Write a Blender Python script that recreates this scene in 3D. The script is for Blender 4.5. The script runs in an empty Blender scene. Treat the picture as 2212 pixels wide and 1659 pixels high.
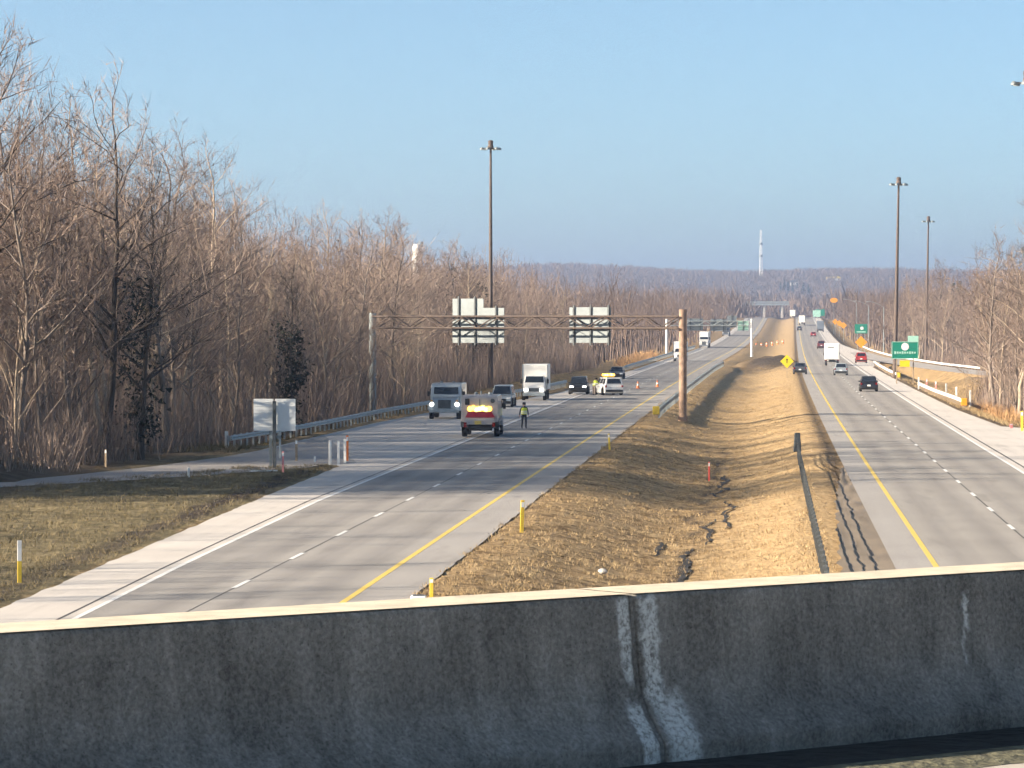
import bpy, bmesh, math, random
import numpy as np
from mathutils import Vector, Matrix, noise

# ------------------------------------------------------------------ camera, sky, sun, exposure
scene = bpy.context.scene
COL = scene.collection
EYE = 7.5                     # eye height above the highway, metres
FPX, CX, HZ = 7930.0, 1106.0, 687.0   # focal length / centre / horizon measured on a 2212 px wide view
cam_d = bpy.data.cameras.new('camera')
cam_d.sensor_width = 36.0
cam_d.lens = 36.0 * FPX / 2212.0
cam_d.clip_start = 0.5
cam_d.clip_end = 30000.0
cam = bpy.data.objects.new('camera', cam_d)
COL.objects.link(cam)
cam.location = (0, 0, EYE)
cam.rotation_euler = (math.radians(90) - math.atan(142.5 / FPX), 0, 0)
scene.camera = cam

SUN_EL, SUN_BACK = 21.0, 15.0            # sun to the camera's left, a little behind it
az = math.radians(180 + SUN_BACK)        # direction towards the sun in the XY plane
to_sun = Vector((math.cos(az) * math.cos(math.radians(SUN_EL)),
                 math.sin(az) * math.cos(math.radians(SUN_EL)), math.sin(math.radians(SUN_EL))))
world = bpy.data.worlds.new('World')
scene.world = world
world.use_nodes = True
wn = world.node_tree
for n_ in list(wn.nodes):
    wn.nodes.remove(n_)
sky = wn.nodes.new('ShaderNodeTexSky')
sky.sky_type = 'NISHITA'
sky.sun_disc = False
sky.sun_elevation = math.radians(SUN_EL)
sky.sun_rotation = math.atan2(to_sun.x, to_sun.y)
sky.altitude = 500.0
sky.air_density = 0.5
sky.dust_density = 1.5
sky.ozone_density = 5.0
bg = wn.nodes.new('ShaderNodeBackground')
bg.inputs['Strength'].default_value = 0.092
tint = wn.nodes.new('ShaderNodeMix')          # camera white balance, the same in every direction
tint.data_type = 'RGBA'
tint.blend_type = 'MULTIPLY'
tint.inputs[0].default_value = 1.0
tint.inputs[7].default_value = (1.17, 1.03, 0.74, 1)
wo = wn.nodes.new('ShaderNodeOutputWorld')
wn.links.new(sky.outputs[0], tint.inputs[6])
wn.links.new(tint.outputs[2], bg.inputs['Color'])
wn.links.new(bg.outputs[0], wo.inputs['Surface'])

sun_d = bpy.data.lights.new('sun', 'SUN')
sun_d.energy = 5.0
sun_d.angle = math.radians(0.53)
sun_d.color = (1.0, 0.86, 0.68)
sun = bpy.data.objects.new('sun', sun_d)
COL.objects.link(sun)
sun.rotation_euler = to_sun.to_track_quat('Z', 'Y').to_euler()

scene.view_settings.view_transform = 'Standard'
scene.view_settings.look = 'None'
scene.view_settings.gamma = 1.0
scene.view_settings.exposure = 1.6
scene.view_settings.use_curve_mapping = False
scene.render.engine = 'CYCLES'
scene.cycles.use_denoising = True
scene.cycles.use_adaptive_sampling = True
scene.cycles.adaptive_threshold = 0.035
scene.cycles.adaptive_min_samples = 12
scene.cycles.max_bounces = 5
scene.cycles.diffuse_bounces = 3
scene.cycles.glossy_bounces = 2
scene.cycles.volume_bounces = 0
scene.cycles.transparent_max_bounces = 8

# ------------------------------------------------------------------ helpers
rnd = random.Random(7)
rng = np.random.default_rng(11)


def zroad(v):
    v = np.asarray(v, dtype=float)
    a = 8.75e-6 * np.clip(v - 800, 0, 725) ** 2
    return a + 0.0127 * np.clip(v - 1525, 0, 225) + 0.0005 * np.clip(v - 1750, 0, 800)


def curve(v):
    v = np.asarray(v, dtype=float)
    return 0.068 * v + np.where(v < 700, 6.2e-6 * v * v, 3.04 + 0.0087 * (v - 700))


def RP(u, v, z=0.0):
    """road coordinates (metres across, metres ahead, metres above the road) to world"""
    return Vector((u + float(curve(v)), v, float(zroad(v)) + z))


def W(px, py, z=0.0):
    """point of the near highway plane, measured from a view ray"""
    s = (py - HZ) / (EYE - z)
    return Vector(((px - CX) / s, FPX / s, z))


def heading(v):
    return math.atan(float(curve(v + 5) - curve(v - 5)) / 10.0)


class MB:
    def __init__(self):
        self.v, self.f = [], []

    def add(self, vs, fs):
        b = len(self.v)
        self.v += [tuple(p) for p in vs]
        self.f += [tuple(b + i for i in q) for q in fs]
        return self

    def box(self, c, s, rz=0.0, taper=1.0):
        hx, hy, hz = s[0] / 2, s[1] / 2, s[2] / 2
        ca, sa = math.cos(rz), math.sin(rz)
        vs = []
        for z, k in ((-hz, 1.0), (hz, taper)):
            for x, y in ((-hx, -hy), (hx, -hy), (hx, hy), (-hx, hy)):
                x, y = x * k, y * k
                vs.append((c[0] + x * ca - y * sa, c[1] + x * sa + y * ca, c[2] + z))
        return self.add(vs, [(3, 2, 1, 0), (4, 5, 6, 7), (0, 1, 5, 4), (1, 2, 6, 5), (2, 3, 7, 6), (3, 0, 4, 7)])

    def tube(self, p0, p1, r0, r1=None, n=8, cap=True):
        r1 = r0 if r1 is None else r1
        p0, p1 = Vector(p0), Vector(p1)
        d = (p1 - p0).normalized()
        a = d.orthogonal().normalized()
        b = d.cross(a)
        vs = []
        for p, r in ((p0, r0), (p1, r1)):
            for k in range(n):
                t = 2 * math.pi * k / n
                vs.append(p + a * (r * math.cos(t)) + b * (r * math.sin(t)))
        fs = [(k, (k + 1) % n, n + (k + 1) % n, n + k) for k in range(n)]
        if cap:
            fs += [tuple(range(n - 1, -1, -1)), tuple(range(n, 2 * n))]
        return self.add(vs, fs)

    def lathe(self, origin, axis, prof, n=16):
        """prof: list of (distance along axis, radius)"""
        o, d = Vector(origin), Vector(axis).normalized()
        a = d.orthogonal().normalized()
        b = d.cross(a)
        vs = []
        for t, r in prof:
            for k in range(n):
                q = 2 * math.pi * k / n
                vs.append(o + d * t + a * (r * math.cos(q)) + b * (r * math.sin(q)))
        fs = []
        for i in range(len(prof) - 1):
            for k in range(n):
                fs.append((i * n + k, i * n + (k + 1) % n, (i + 1) * n + (k + 1) % n, (i + 1) * n + k))
        fs += [tuple(range(n - 1, -1, -1)), tuple((len(prof) - 1) * n + k for k in range(n))]
        return self.add(vs, fs)

    def prof(self, pts, axis='x'):
        """closed side profile [(y, z, half_width)] made into a body symmetric in x"""
        n = len(pts)
        vs = [(-h, y, z) for y, z, h in pts] + [(h, y, z) for y, z, h in pts]
        fs = [tuple(range(n)), tuple(range(2 * n - 1, n - 1, -1))]
        fs += [(i, n + i, n + (i + 1) % n, (i + 1) % n) for i in range(n)]
        return self.add(vs, fs)

    def pane(self, q, iu=0.08, iv=0.12, off=0.012, th=0.012):
        """thin slab inset on a quad q = [bl, br, tr, tl]"""
        q = [Vector(p) for p in q]

        def at(u, v):
            return q[0].lerp(q[1], u).lerp(q[3].lerp(q[2], u), v)
        n = (q[1] - q[0]).cross(q[3] - q[0]).normalized()
        c = [at(iu, iv), at(1 - iu, iv), at(1 - iu, 1 - iv), at(iu, 1 - iv)]
        vs = [p + n * (off - th) for p in c] + [p + n * off for p in c]
        return self.add(vs, [(3, 2, 1, 0), (4, 5, 6, 7), (0, 1, 5, 4), (1, 2, 6, 5), (2, 3, 7, 6), (3, 0, 4, 7)])

    def strip(self, left, right):
        n = len(left)
        vs = list(left) + list(right)
        return self.add(vs, [(i, n + i, n + i + 1, i + 1) for i in range(n - 1)])

    def mesh(self, name):
        me = bpy.data.meshes.new(name)
        me.from_pydata(self.v, [], self.f)
        me.validate()
        bm = bmesh.new()
        bm.from_mesh(me)
        bmesh.ops.recalc_face_normals(bm, faces=bm.faces)
        bm.to_mesh(me)
        bm.free()
        return me

    def build(self, name, mat, parent=None, smooth=False, bevel=0.0, me=None):
        me = me or self.mesh(name)
        if mat and not me.materials:
            me.materials.append(mat)
        if smooth:
            me.polygons.foreach_set('use_smooth', [True] * len(me.polygons))
        return link(name, me, parent, bevel)


def link(name, me, parent=None, bevel=0.0):
    o = bpy.data.objects.new(name, me)
    COL.objects.link(o)
    if parent is not None:
        o.parent = parent
    if bevel:
        m = o.modifiers.new('bevel', 'BEVEL')
        m.width = bevel
        m.segments = 2
        m.limit_method = 'ANGLE'
        m.angle_limit = math.radians(35)
    return o


def tag(o, label=None, cat=None, group=None, kind=None):
    for k, v in (('label', label), ('category', cat), ('group', group), ('kind', kind)):
        if v:
            o[k] = v
    return o


def thing(name, label, cat, loc=(0, 0, 0), rz=0.0, group=None):
    o = bpy.data.objects.new(name, None)
    o.empty_display_size = 0.2
    COL.objects.link(o)
    o.location = loc
    o.rotation_euler = (0, 0, rz)
    return tag(o, label, cat, group)


def copy_tree(o, parent=None):
    c = o.copy()
    COL.objects.link(c)
    c.parent = parent
    for ch in list(o.children):
        copy_tree(ch, c)
    return c


def np_mesh(name, V, T, attr=None, attr_name='tint'):
    V = np.ascontiguousarray(V, dtype=np.float32)
    T = np.ascontiguousarray(T, dtype=np.int32)
    me = bpy.data.meshes.new(name)
    k = T.shape[1]
    me.vertices.add(len(V))
    me.vertices.foreach_set('co', V.ravel())
    me.loops.add(T.size)
    me.loops.foreach_set('vertex_index', T.ravel())
    me.polygons.add(len(T))
    me.polygons.foreach_set('loop_start', np.arange(0, T.size, k, dtype=np.int32))
    me.polygons.foreach_set('loop_total', np.full(len(T), k, dtype=np.int32))
    me.update(calc_edges=True)
    if attr is not None:
        a = me.attributes.new(attr_name, 'FLOAT', 'POINT')
        a.data.foreach_set('value', np.ascontiguousarray(attr, dtype=np.float32))
    return me


# ------------------------------------------------------------------ materials
def mat(name, col, rough=0.7, metal=0.0, var=0.0, scale=6.0, emit=None, es=0.0, bump=0.0, spec=0.5, coat=0.0):
    m = bpy.data.materials.new(name)
    m.use_nodes = True
    nt = m.node_tree
    p = nt.nodes['Principled BSDF']
    p.inputs['Base Color'].default_value = (*col, 1)
    p.inputs['Roughness'].default_value = rough
    p.inputs['Metallic'].default_value = metal
    p.inputs['Specular IOR Level'].default_value = spec
    p.inputs['Coat Weight'].default_value = coat
    if emit:
        p.inputs['Emission Color'].default_value = (*emit, 1)
        p.inputs['Emission Strength'].default_value = es
    if var:
        tc = nt.nodes.new('ShaderNodeTexCoord')
        nz = nt.nodes.new('ShaderNodeTexNoise')
        nz.inputs['Scale'].default_value = scale
        nz.inputs['Detail'].default_value = 6
        nt.links.new(tc.outputs['Object'], nz.inputs['Vector'])
        rp = nt.nodes.new('ShaderNodeValToRGB')
        rp.color_ramp.elements[0].position = 0.3
        rp.color_ramp.elements[1].position = 0.7
        rp.color_ramp.elements[0].color = (*[c * (1 - var) for c in col], 1)
        rp.color_ramp.elements[1].color = (*[min(1, c * (1 + var)) for c in col], 1)
        nt.links.new(nz.outputs['Fac'], rp.inputs['Fac'])
        nt.links.new(rp.outputs['Color'], p.inputs['Base Color'])
        if bump:
            b = nt.nodes.new('ShaderNodeBump')
            b.inputs['Strength'].default_value = bump
            b.inputs['Distance'].default_value = 0.05
            nt.links.new(nz.outputs['Fac'], b.inputs['Height'])
            nt.links.new(b.outputs['Normal'], p.inputs['Normal'])
    return m


class NT:
    """tiny node-graph helper"""

    def __init__(self, m):
        self.m, self.t = m, m.node_tree
        self.p = self.t.nodes['Principled BSDF']

    def new(self, kind, **kw):
        n = self.t.nodes.new(kind)
        for k, v in kw.items():
            setattr(n, k, v)
        return n

    def ln(self, a, b):
        self.t.links.new(a, b)

    def noise(self, vec, scale, detail=5, rough=0.55):
        n = self.new('ShaderNodeTexNoise')
        n.inputs['Scale'].default_value = scale
        n.inputs['Detail'].default_value = detail
        n.inputs['Roughness'].default_value = rough
        if vec is not None:
            self.ln(vec, n.inputs['Vector'])
        return n.outputs['Fac']

    def ramp(self, fac, stops):
        r = self.new('ShaderNodeValToRGB')
        e = r.color_ramp.elements
        while len(e) < len(stops):
            e.new(0.5)
        for i, (p, c) in enumerate(stops):
            e[i].position = p
            e[i].color = (*c, 1) if len(c) == 3 else c
        self.ln(fac, r.inputs['Fac'])
        return r.outputs['Color']

    def mix(self, fac, a, b, blend='MIX'):
        m = self.new('ShaderNodeMix', data_type='RGBA', blend_type=blend)
        for s, v in ((m.inputs[0], fac), (m.inputs[6], a), (m.inputs[7], b)):
            if isinstance(v, (int, float)):
                s.default_value = v
            elif isinstance(v, tuple):
                s.default_value = (*v, 1)
            else:
                self.ln(v, s)
        return m.outputs[2]

    def math(self, op, a, b=None):
        m = self.new('ShaderNodeMath', operation=op)
        for s, v in zip(m.inputs, (a, b)):
            if v is None:
                continue
            if isinstance(v, (int, float)):
                s.default_value = v
            else:
                self.ln(v, s)
        return m.outputs[0]

    def attr(self, name):
        a = self.new('ShaderNodeAttribute', attribute_name=name)
        return a.outputs['Fac']

    def mapping(self, vec, scale=(1, 1, 1), rot=(0, 0, 0)):
        n = self.new('ShaderNodeMapping')
        n.inputs['Scale'].default_value = scale
        n.inputs['Rotation'].default_value = rot
        self.ln(vec, n.inputs['Vector'])
        return n.outputs['Vector']

    def bump(self, h, strength, dist):
        b = self.new('ShaderNodeBump')
        b.inputs['Strength'].default_value = strength
        b.inputs['Distance'].default_value = dist
        self.ln(h, b.inputs['Height'])
        self.ln(b.outputs['Normal'], self.p.inputs['Normal'])


def bark_mat(name, dark, light, rough=0.9):
    m = mat(name, dark, rough, spec=0.2)
    g = NT(m)
    oi = g.new('ShaderNodeObjectInfo')
    f = g.math('FRACT', g.math('ADD', oi.outputs['Random'], g.attr('tint')))
    geo = g.new('ShaderNodeNewGeometry')
    n = g.noise(g.mapping(geo.outputs['Position'], (1, 1, 0.3)), 1.6, 4)
    f2 = g.math('ADD', g.math('MULTIPLY', f, 0.75), g.math('MULTIPLY', g.math('SUBTRACT', n, 0.5), 1.0))
    g.ln(g.ramp(f2, [(0.0, dark), (0.55, tuple((a + b) / 2 for a, b in zip(dark, light))), (1.0, light)]), g.p.inputs['Base Color'])
    return m


M = {}
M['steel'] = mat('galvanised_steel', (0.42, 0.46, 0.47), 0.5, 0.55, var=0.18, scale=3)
M['steel_dark'] = mat('weathered_steel', (0.085, 0.095, 0.10), 0.6, 0.3, var=0.25, scale=4)
M['steel_rust'] = mat('rust_brown_steel', (0.105, 0.077, 0.063), 0.75, 0.15, var=0.3, scale=5)
M['column_rust'] = mat('rust_streaked_column', (0.30, 0.20, 0.14), 0.75, 0.1, var=0.35, scale=2.5)
M['column_grey'] = mat('shaded_grey_column', (0.30, 0.34, 0.35), 0.6, 0.2, var=0.12, scale=2)  # left column: the wood's blue-grey shade put into its colour
M['aluminium'] = mat('sign_back_aluminium', (0.235, 0.265, 0.275), 0.5, 0.3, var=0.08, scale=2)
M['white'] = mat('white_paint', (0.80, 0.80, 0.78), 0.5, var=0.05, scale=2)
M['plastic_white'] = mat('white_plastic', (0.82, 0.81, 0.78), 0.45)
M['yellow'] = mat('yellow_plastic', (0.80, 0.56, 0.05), 0.5, var=0.08, scale=4)
M['sign_yellow'] = mat('yellow_sign_sheet', (0.85, 0.66, 0.02), 0.4)
M['orange'] = mat('orange_plastic', (0.85, 0.22, 0.04), 0.5, var=0.08, scale=4)
M['sign_orange'] = mat('orange_sign_sheet', (0.86, 0.36, 0.03), 0.4)
M['red_stake'] = mat('red_paint', (0.62, 0.06, 0.05), 0.55)
M['pink'] = mat('pink_ribbon', (0.85, 0.32, 0.30), 0.6)
M['wood'] = mat('weathered_wood', (0.38, 0.29, 0.20), 0.85, var=0.25, scale=6)
M['green_sign'] = mat('green_sign_sheet', (0.01, 0.24, 0.16), 0.45)
M['green_pale'] = mat('pale_lettering', (0.42, 0.72, 0.60), 0.5)
M['sign_white'] = mat('white_sign_sheet', (0.85, 0.86, 0.84), 0.45)
M['black'] = mat('black_paint', (0.012, 0.012, 0.012), 0.5)
M['rubber'] = mat('tyre_rubber', (0.018, 0.018, 0.019), 0.85, var=0.2, scale=20)
M['rim'] = mat('wheel_alloy', (0.55, 0.56, 0.57), 0.35, 0.8)
M['glass'] = mat('dark_vehicle_glass', (0.015, 0.02, 0.028), 0.08, spec=0.8)
M['chrome'] = mat('chrome_trim', (0.6, 0.62, 0.63), 0.2, 0.9)
M['head_on'] = mat('lit_headlight', (0.9, 0.9, 0.85), 0.2, emit=(1.0, 0.97, 0.88), es=2.2)
M['head_off'] = mat('headlight_lens', (0.75, 0.77, 0.78), 0.12, 0.2)
M['tail'] = mat('tail_lamp_red', (0.22, 0.008, 0.008), 0.25)
M['amber_on'] = mat('lit_amber_lamp', (0.9, 0.5, 0.05), 0.3, emit=(1.0, 0.50, 0.04), es=4.0)
M['amber_hot'] = mat('lit_amber_lamp_hot', (0.95, 0.7, 0.1), 0.3, emit=(1.0, 0.78, 0.10), es=3.4)
M['red_on'] = mat('lit_red_lamp', (0.085, 0.004, 0.012), 0.5, emit=(0.8, 0.02, 0.08), es=0.045)
M['plate'] = mat('yellow_number_plate', (0.62, 0.48, 0.12), 0.5)


def paint(name, col, rough=0.28, metal=0.0):
    return mat(name, col, rough, metal, coat=0.5)


def concrete(name, c0, c1, scale=0.5, streak=0.12, joint=None):
    """pavement: broad blotches + fine grain + streaks along the road"""
    m = mat(name, c0, 0.85, spec=0.3)
    g = NT(m)
    geo = g.new('ShaderNodeNewGeometry')
    pos = geo.outputs['Position']
    rotated = g.mapping(pos, (1, 1, 1), (0, 0, math.atan(0.068)))
    long_ = g.mapping(rotated, (1.0, 0.03, 1.0))
    n1 = g.noise(pos, scale * 0.35, 4)
    n2 = g.noise(pos, 9.0, 6, 0.7)
    n3 = g.noise(long_, 1.6, 5)
    f = g.math('ADD', g.math('MULTIPLY', n1, 0.45), g.math('MULTIPLY', n3, 0.4))
    f = g.math('ADD', f, g.math('MULTIPLY', n2, 0.15))
    col = g.ramp(f, [(0.3, c0), (0.7, c1)])
    if joint is not None:      # darker bands where tyres run, pale between
        fr_ = g.math('FRACT', g.math('DIVIDE', g.math('SUBTRACT', g.attr('lane_u'), joint), 3.64))
        w_ = g.math('ADD', fr_, g.math('MULTIPLY', g.math('SUBTRACT', n3, 0.5), 0.12))
        tr = g.ramp(w_, [(0.10, (1, 1, 1)), (0.26, (0.80, 0.80, 0.81)), (0.48, (0.98, 0.98, 0.98)), (0.72, (0.78, 0.78, 0.79)), (0.90, (1, 1, 1))])
        col = g.mix(1.0, col, tr, 'MULTIPLY')
    spots = g.noise(g.mapping(rotated, (1.0, 0.12, 1.0)), 0.9, 3)
    col = g.mix(1.0, col, g.ramp(spots, [(0.28, (0.80, 0.80, 0.80)), (0.42, (1, 1, 1))]), 'MULTIPLY')
    g.ln(col, g.p.inputs['Base Color'])
    g.bump(n2, 0.25, 0.01)
    return m


M['lane'] = concrete('lane_pavement', (0.25, 0.232, 0.212), (0.37, 0.345, 0.318), joint=-11.1)
M['lane_r'] = concrete('lane_pavement_outbound', (0.27, 0.248, 0.222), (0.36, 0.333, 0.30), joint=5.2)
M['shoulder'] = concrete('shoulder_concrete', (0.47, 0.43, 0.39), (0.64, 0.59, 0.535))
M['shoulder_in'] = concrete('inner_shoulder', (0.29, 0.27, 0.25), (0.38, 0.355, 0.33))
M['ramp'] = concrete('ramp_concrete', (0.33, 0.30, 0.275), (0.42, 0.39, 0.36))
M['asphalt_strip'] = concrete('gravel_edge', (0.15, 0.12, 0.09), (0.26, 0.21, 0.155))
M['tar'] = mat('crack_sealant_tar', (0.022, 0.02, 0.018), 0.6)
M['joint'] = mat('road_joint_tar', (0.07, 0.065, 0.06), 0.8)
M['mark_white'] = mat('white_road_paint', (0.74, 0.73, 0.70), 0.6, var=0.12, scale=8)
M['mark_yellow'] = mat('yellow_road_paint', (0.70, 0.50, 0.10), 0.6, var=0.12, scale=8)

# ------------------------------------------------------------------ ground
U_L, U_R = -40.0, 40.0


def left_edge(v):      # outer edge of the inbound pavement, road coordinates
    return float(np.interp(v, [0, 95, 112, 147, 186, 190, 200, 226, 261, 289, 328, 369, 420, 700, 3000],
                           [-19.4, -19.7, -20.1, -20.9, -21.6, -23.5, -28.8, -28.6, -28.1, -27.0, -23.6, -21.2, -20.6, -20.2, -20.2]))


def right_edge(v):     # outer edge of the outbound pavement
    return float(np.interp(v, [0, 150, 200, 238, 246, 254, 300, 390, 560, 640, 800, 1000, 3000],
                           [27, 26, 25, 22, 19.0, 16.2, 15.4, 15.2, 15.0, 18.5, 18.8, 16.0, 15.4]))


def hill(X, Y):
    """far hills, metres"""
    t = np.clip((Y - 2600) / 2600, 0, 1)
    ridge = 56 - 0.006 * (X - 100) + 9 * np.sin(X / 310.0 + 0.6) + 5 * np.sin(X / 130.0 + 2.0) + 2.5 * np.sin(X / 57.0)
    a = ridge * (t * t * (3 - 2 * t))
    b = 12 * np.sin(X / 240.0 + Y / 390.0) * np.clip((Y - 2600) / 800, 0, 1) * (1 - t)
    return a + b


def ground_z(u, v):
    u = np.asarray(u, float)
    v = np.asarray(v, float)
    X = u + curve(v)
    z = np.zeros_like(u + v)
    # median ditch
    c, hw = -2.7, 6.6
    t = np.clip(np.abs(u - c) / hw, 0, 1)
    z = z - 0.95 * (0.5 + 0.5 * np.cos(np.pi * t)) * (t < 1)
    # dirt mound across the median
    z = z + 2.0 * np.exp(-((u + 1.2) / 4.0) ** 4 - ((v - 590) / 15.0) ** 2)
    # left verge and wood floor, right verge
    lo = np.clip((-29.5 - u) / 7.0, 0, 1)
    z = z - 0.6 * np.sin(np.pi * np.clip(lo, 0, 1)) * (v > 215) + 1.2 * np.clip((-38 - u) / 40, 0, 1) * (v < 2500)
    z = z + 6.5 * np.clip((-35 - u) / 36, 0, 1) ** 0.8 * np.interp(v, [90, 150, 420, 700, 1200], [1.0, 1.0, 0.8, 0.35, 0.0])
    ro = np.clip((u - 16.5) / 9.0, 0, 1) * (v > 262)
    z = z - 1.1 * np.sin(np.pi * ro)
    z = z + zroad(v) + hill(X, v)
    return z


def axis_points(segs):
    out = []
    for a, b, n in segs:
        out += list(np.linspace(a, b, n, endpoint=False))
    out.append(segs[-1][1])
    return np.array(out)



near_e = [W(770, 999), W(680, 1009), W(590, 1016), W(400, 1030), W(200, 1042), W(0, 1053), W(-200, 1062), W(-450, 1068)]
far_e = [W(700, 940), W(600, 966), W(490, 986), W(330, 1008), W(160, 1026), W(0, 1041), W(-200, 1050), W(-450, 1056)]
rl = [(15.2, 800), (15.3, 700), (16.2, 640), (19.5, 560), (23, 505), (28, 450), (36, 395), (52, 345)]
rr = [(19.5, 800), (20.5, 700), (21.8, 640), (25, 560), (28.3, 510), (33, 460), (40.5, 408), (55, 362)]


def in_poly(px, py, poly):
    inside = np.zeros(px.shape, bool)
    n = len(poly)
    for i in range(n):
        x0, y0 = poly[i]
        x1, y1 = poly[(i + 1) % n]
        if y0 == y1:
            continue
        c = ((y0 > py) != (y1 > py)) & (px < (x1 - x0) * (py - y0) / (y1 - y0) + x0)
        inside ^= c
    return inside


uu = axis_points([(-4200, -400, 24), (-400, -90, 22), (-90, -34, 28), (-34, -20, 28), (-20, 18, 84), (18, 40, 30), (40, 100, 24), (100, 400, 22), (400, 4200, 24)])
vv = axis_points([(-60, 70, 14), (70, 300, 200), (300, 700, 200), (700, 1600, 90), (1600, 2600, 30), (2600, 6000, 70), (6000, 9000, 10)])
UU, VV = np.meshgrid(uu, vv)
ZZ = ground_z(UU, VV)
# pavement bed: keep the soil 6 cm under the road sheets
le = np.array([left_edge(v) for v in vv])[:, None]
re_ = np.array([right_edge(v) for v in vv])[:, None]
paved = ((UU > le - 0.05) & (UU < -9.35)) | ((UU > 3.85) & (UU < re_ + 0.05))
paved = paved & (VV < 2600)
XG = UU + curve(VV)
paved |= in_poly(XG, VV, [(p.x, p.y) for p in near_e] + [(p.x, p.y + 0.8) for p in far_e[::-1]])
paved |= in_poly(UU, VV, rl + rr[::-1])
paved |= (UU > 1.7) & (UU < 3.95) & (VV < 187)
# soil relief where grass grows
rel = np.zeros_like(ZZ)
mask = (~paved) & (VV > 70) & (VV < 900) & (UU > -60) & (UU < 60)
for i, j in zip(*np.nonzero(mask)):
    p = Vector((UU[i, j], VV[i, j], 0))
    rel[i, j] = 0.10 * noise.noise(p * 0.55) + 0.06 * noise.noise(p * 1.7)
    if VV[i, j] > 420:
        rel[i, j] += 0.16 * noise.noise(p * 0.23) + (0.5 * noise.noise(p * 0.35) if 560 < VV[i, j] < 620 and abs(UU[i, j] + 1.2) < 5 else 0)
ZZ = ZZ + rel
sunk = np.where((UU > 1.7) & (UU < 3.95) & (VV < 190), 0.3, 0.06)
ZZ = np.where(paved, zroad(VV) - sunk, ZZ)
XX = UU + curve(VV)
nu, nv = len(uu), len(vv)
idx = np.arange(nu * nv).reshape(nv, nu)
Q = np.stack([idx[:-1, :-1], idx[:-1, 1:], idx[1:, 1:], idx[1:, :-1]], -1).reshape(-1, 4)
gme = np_mesh('ground', np.stack([XX, VV, ZZ], -1).reshape(-1, 3), Q)


def ss(a, b, x):
    t = np.clip((x - a) / (b - a), 0, 1)
    return t * t * (3 - 2 * t)


wob = np.zeros_like(ZZ)
for i in range(nv):
    if 60 < vv[i] < 700:
        for j in range(nu):
            if -60 < uu[j] < 60:
                wob[i, j] = noise.noise(Vector((uu[j] * 0.3, vv[i] * 0.12, 5.0)))
soil = np.zeros_like(ZZ)
# bare dark soil line beside the inbound shoulder, ditch bottom, mound, edge of ramp
dl = UU - le
soil = np.maximum(soil, (1 - ss(0.35, 0.8, np.abs(dl + 1.15 + 0.35 * wob))) * (VV < 192) * (0.55 + 0.45 * ss(100, 150, VV)))
chan = (1 - ss(0.10, 0.42, np.abs(UU + 2.6 + 1.1 * wob))) * ss(-0.35, 0.0, wob) * (VV < 240)
soil = np.maximum(soil, 0.9 * chan)
soil = np.maximum(soil, np.exp(-((UU + 1.2) / 4.8) ** 4 - ((VV - 583) / 20.0) ** 2))
soil = np.maximum(soil, 0.25 * (1 - ss(0.05, 0.45, np.abs(UU + 9.25))) * (VV < 2000))
soil = np.maximum(soil, 0.8 * (1 - ss(0.1, 0.7, np.abs(UU - 3.55))) * (VV < 2000) * (VV > 150))
soil = np.maximum(soil, 0.8 * (1 - ss(0.2, 1.2, np.abs(UU - re_ - 0.5))) * (VV > 200) * (VV < 1500))
wooded = np.maximum(ss(30.0, 35.0, -UU), ss(22.0, 28.0, UU)) * (VV < 2600)
wooded = np.maximum(wooded, ss(1700, 2200, VV))
pale = ss(-3.0, 0.5, UU) * (1 - ss(2.6, 3.6, UU)) + 0.9 * ss(190, 330, VV) * (UU > -9) * (UU < 4)
pale = np.clip(pale, 0, 1)
olive = ss(-19.5, -21, UU) * 0 + (UU < le) * (UU > -34) * (VV < 200) * 1.0
for nm, arr in (('soil', soil), ('wooded', wooded), ('pale', pale), ('olive', olive)):
    a = gme.attributes.new(nm, 'FLOAT', 'POINT')
    a.data.foreach_set('value', np.ascontiguousarray(np.broadcast_to(arr, ZZ.shape), dtype=np.float32).ravel())

gm = mat('dry_grass_ground', (0.4, 0.3, 0.2), 0.95, spec=0.1)
g = NT(gm)
pos = g.new('ShaderNodeNewGeometry').outputs['Position']
na = g.noise(pos, 0.55, 6, 0.62)
nb = g.noise(g.mapping(pos, (1, 0.35, 1)), 3.2, 6, 0.68)
nc = g.noise(pos, 0.09, 3)
grass = g.ramp(g.math('ADD', g.math('MULTIPLY', na, 0.5), g.math('MULTIPLY', nb, 0.5)),
               [(0.34, (0.15, 0.098, 0.048)), (0.46, (0.30, 0.205, 0.105)), (0.62, (0.45, 0.325, 0.175))])
clump = g.ramp(g.noise(pos, 1.5, 4, 0.6), [(0.36, (0.46, 0.43, 0.40)), (0.52, (1, 1, 1))])
grass = g.mix(1.0, grass, clump, 'MULTIPLY')
straw = g.ramp(nb, [(0.33, (0.29, 0.195, 0.098)), (0.5, (0.41, 0.285, 0.15)), (0.68, (0.49, 0.36, 0.20))])
olv = g.ramp(g.math('ADD', g.math('MULTIPLY', na, 0.4), g.math('MULTIPLY', nb, 0.6)),
             [(0.36, (0.075, 0.062, 0.035)), (0.5, (0.165, 0.135, 0.075)), (0.66, (0.32, 0.25, 0.14))])
litter = g.ramp(na, [(0.3, (0.07, 0.052, 0.038)), (0.7, (0.19, 0.14, 0.095))])
dirt = g.ramp(nb, [(0.3, (0.03, 0.024, 0.02)), (0.7, (0.10, 0.078, 0.06))])
col = g.mix(g.attr('pale'), grass, straw)
col = g.mix(g.attr('olive'), col, olv)
col = g.mix(g.attr('wooded'), col, litter)
col = g.mix(g.attr('soil'), col, dirt)
g.ln(col, g.p.inputs['Base Color'])
g.bump(g.math('ADD', na, nb), 0.8, 0.12)
gme.materials.append(gm)
gme.polygons.foreach_set('use_smooth', [True] * len(gme.polygons))
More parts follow.
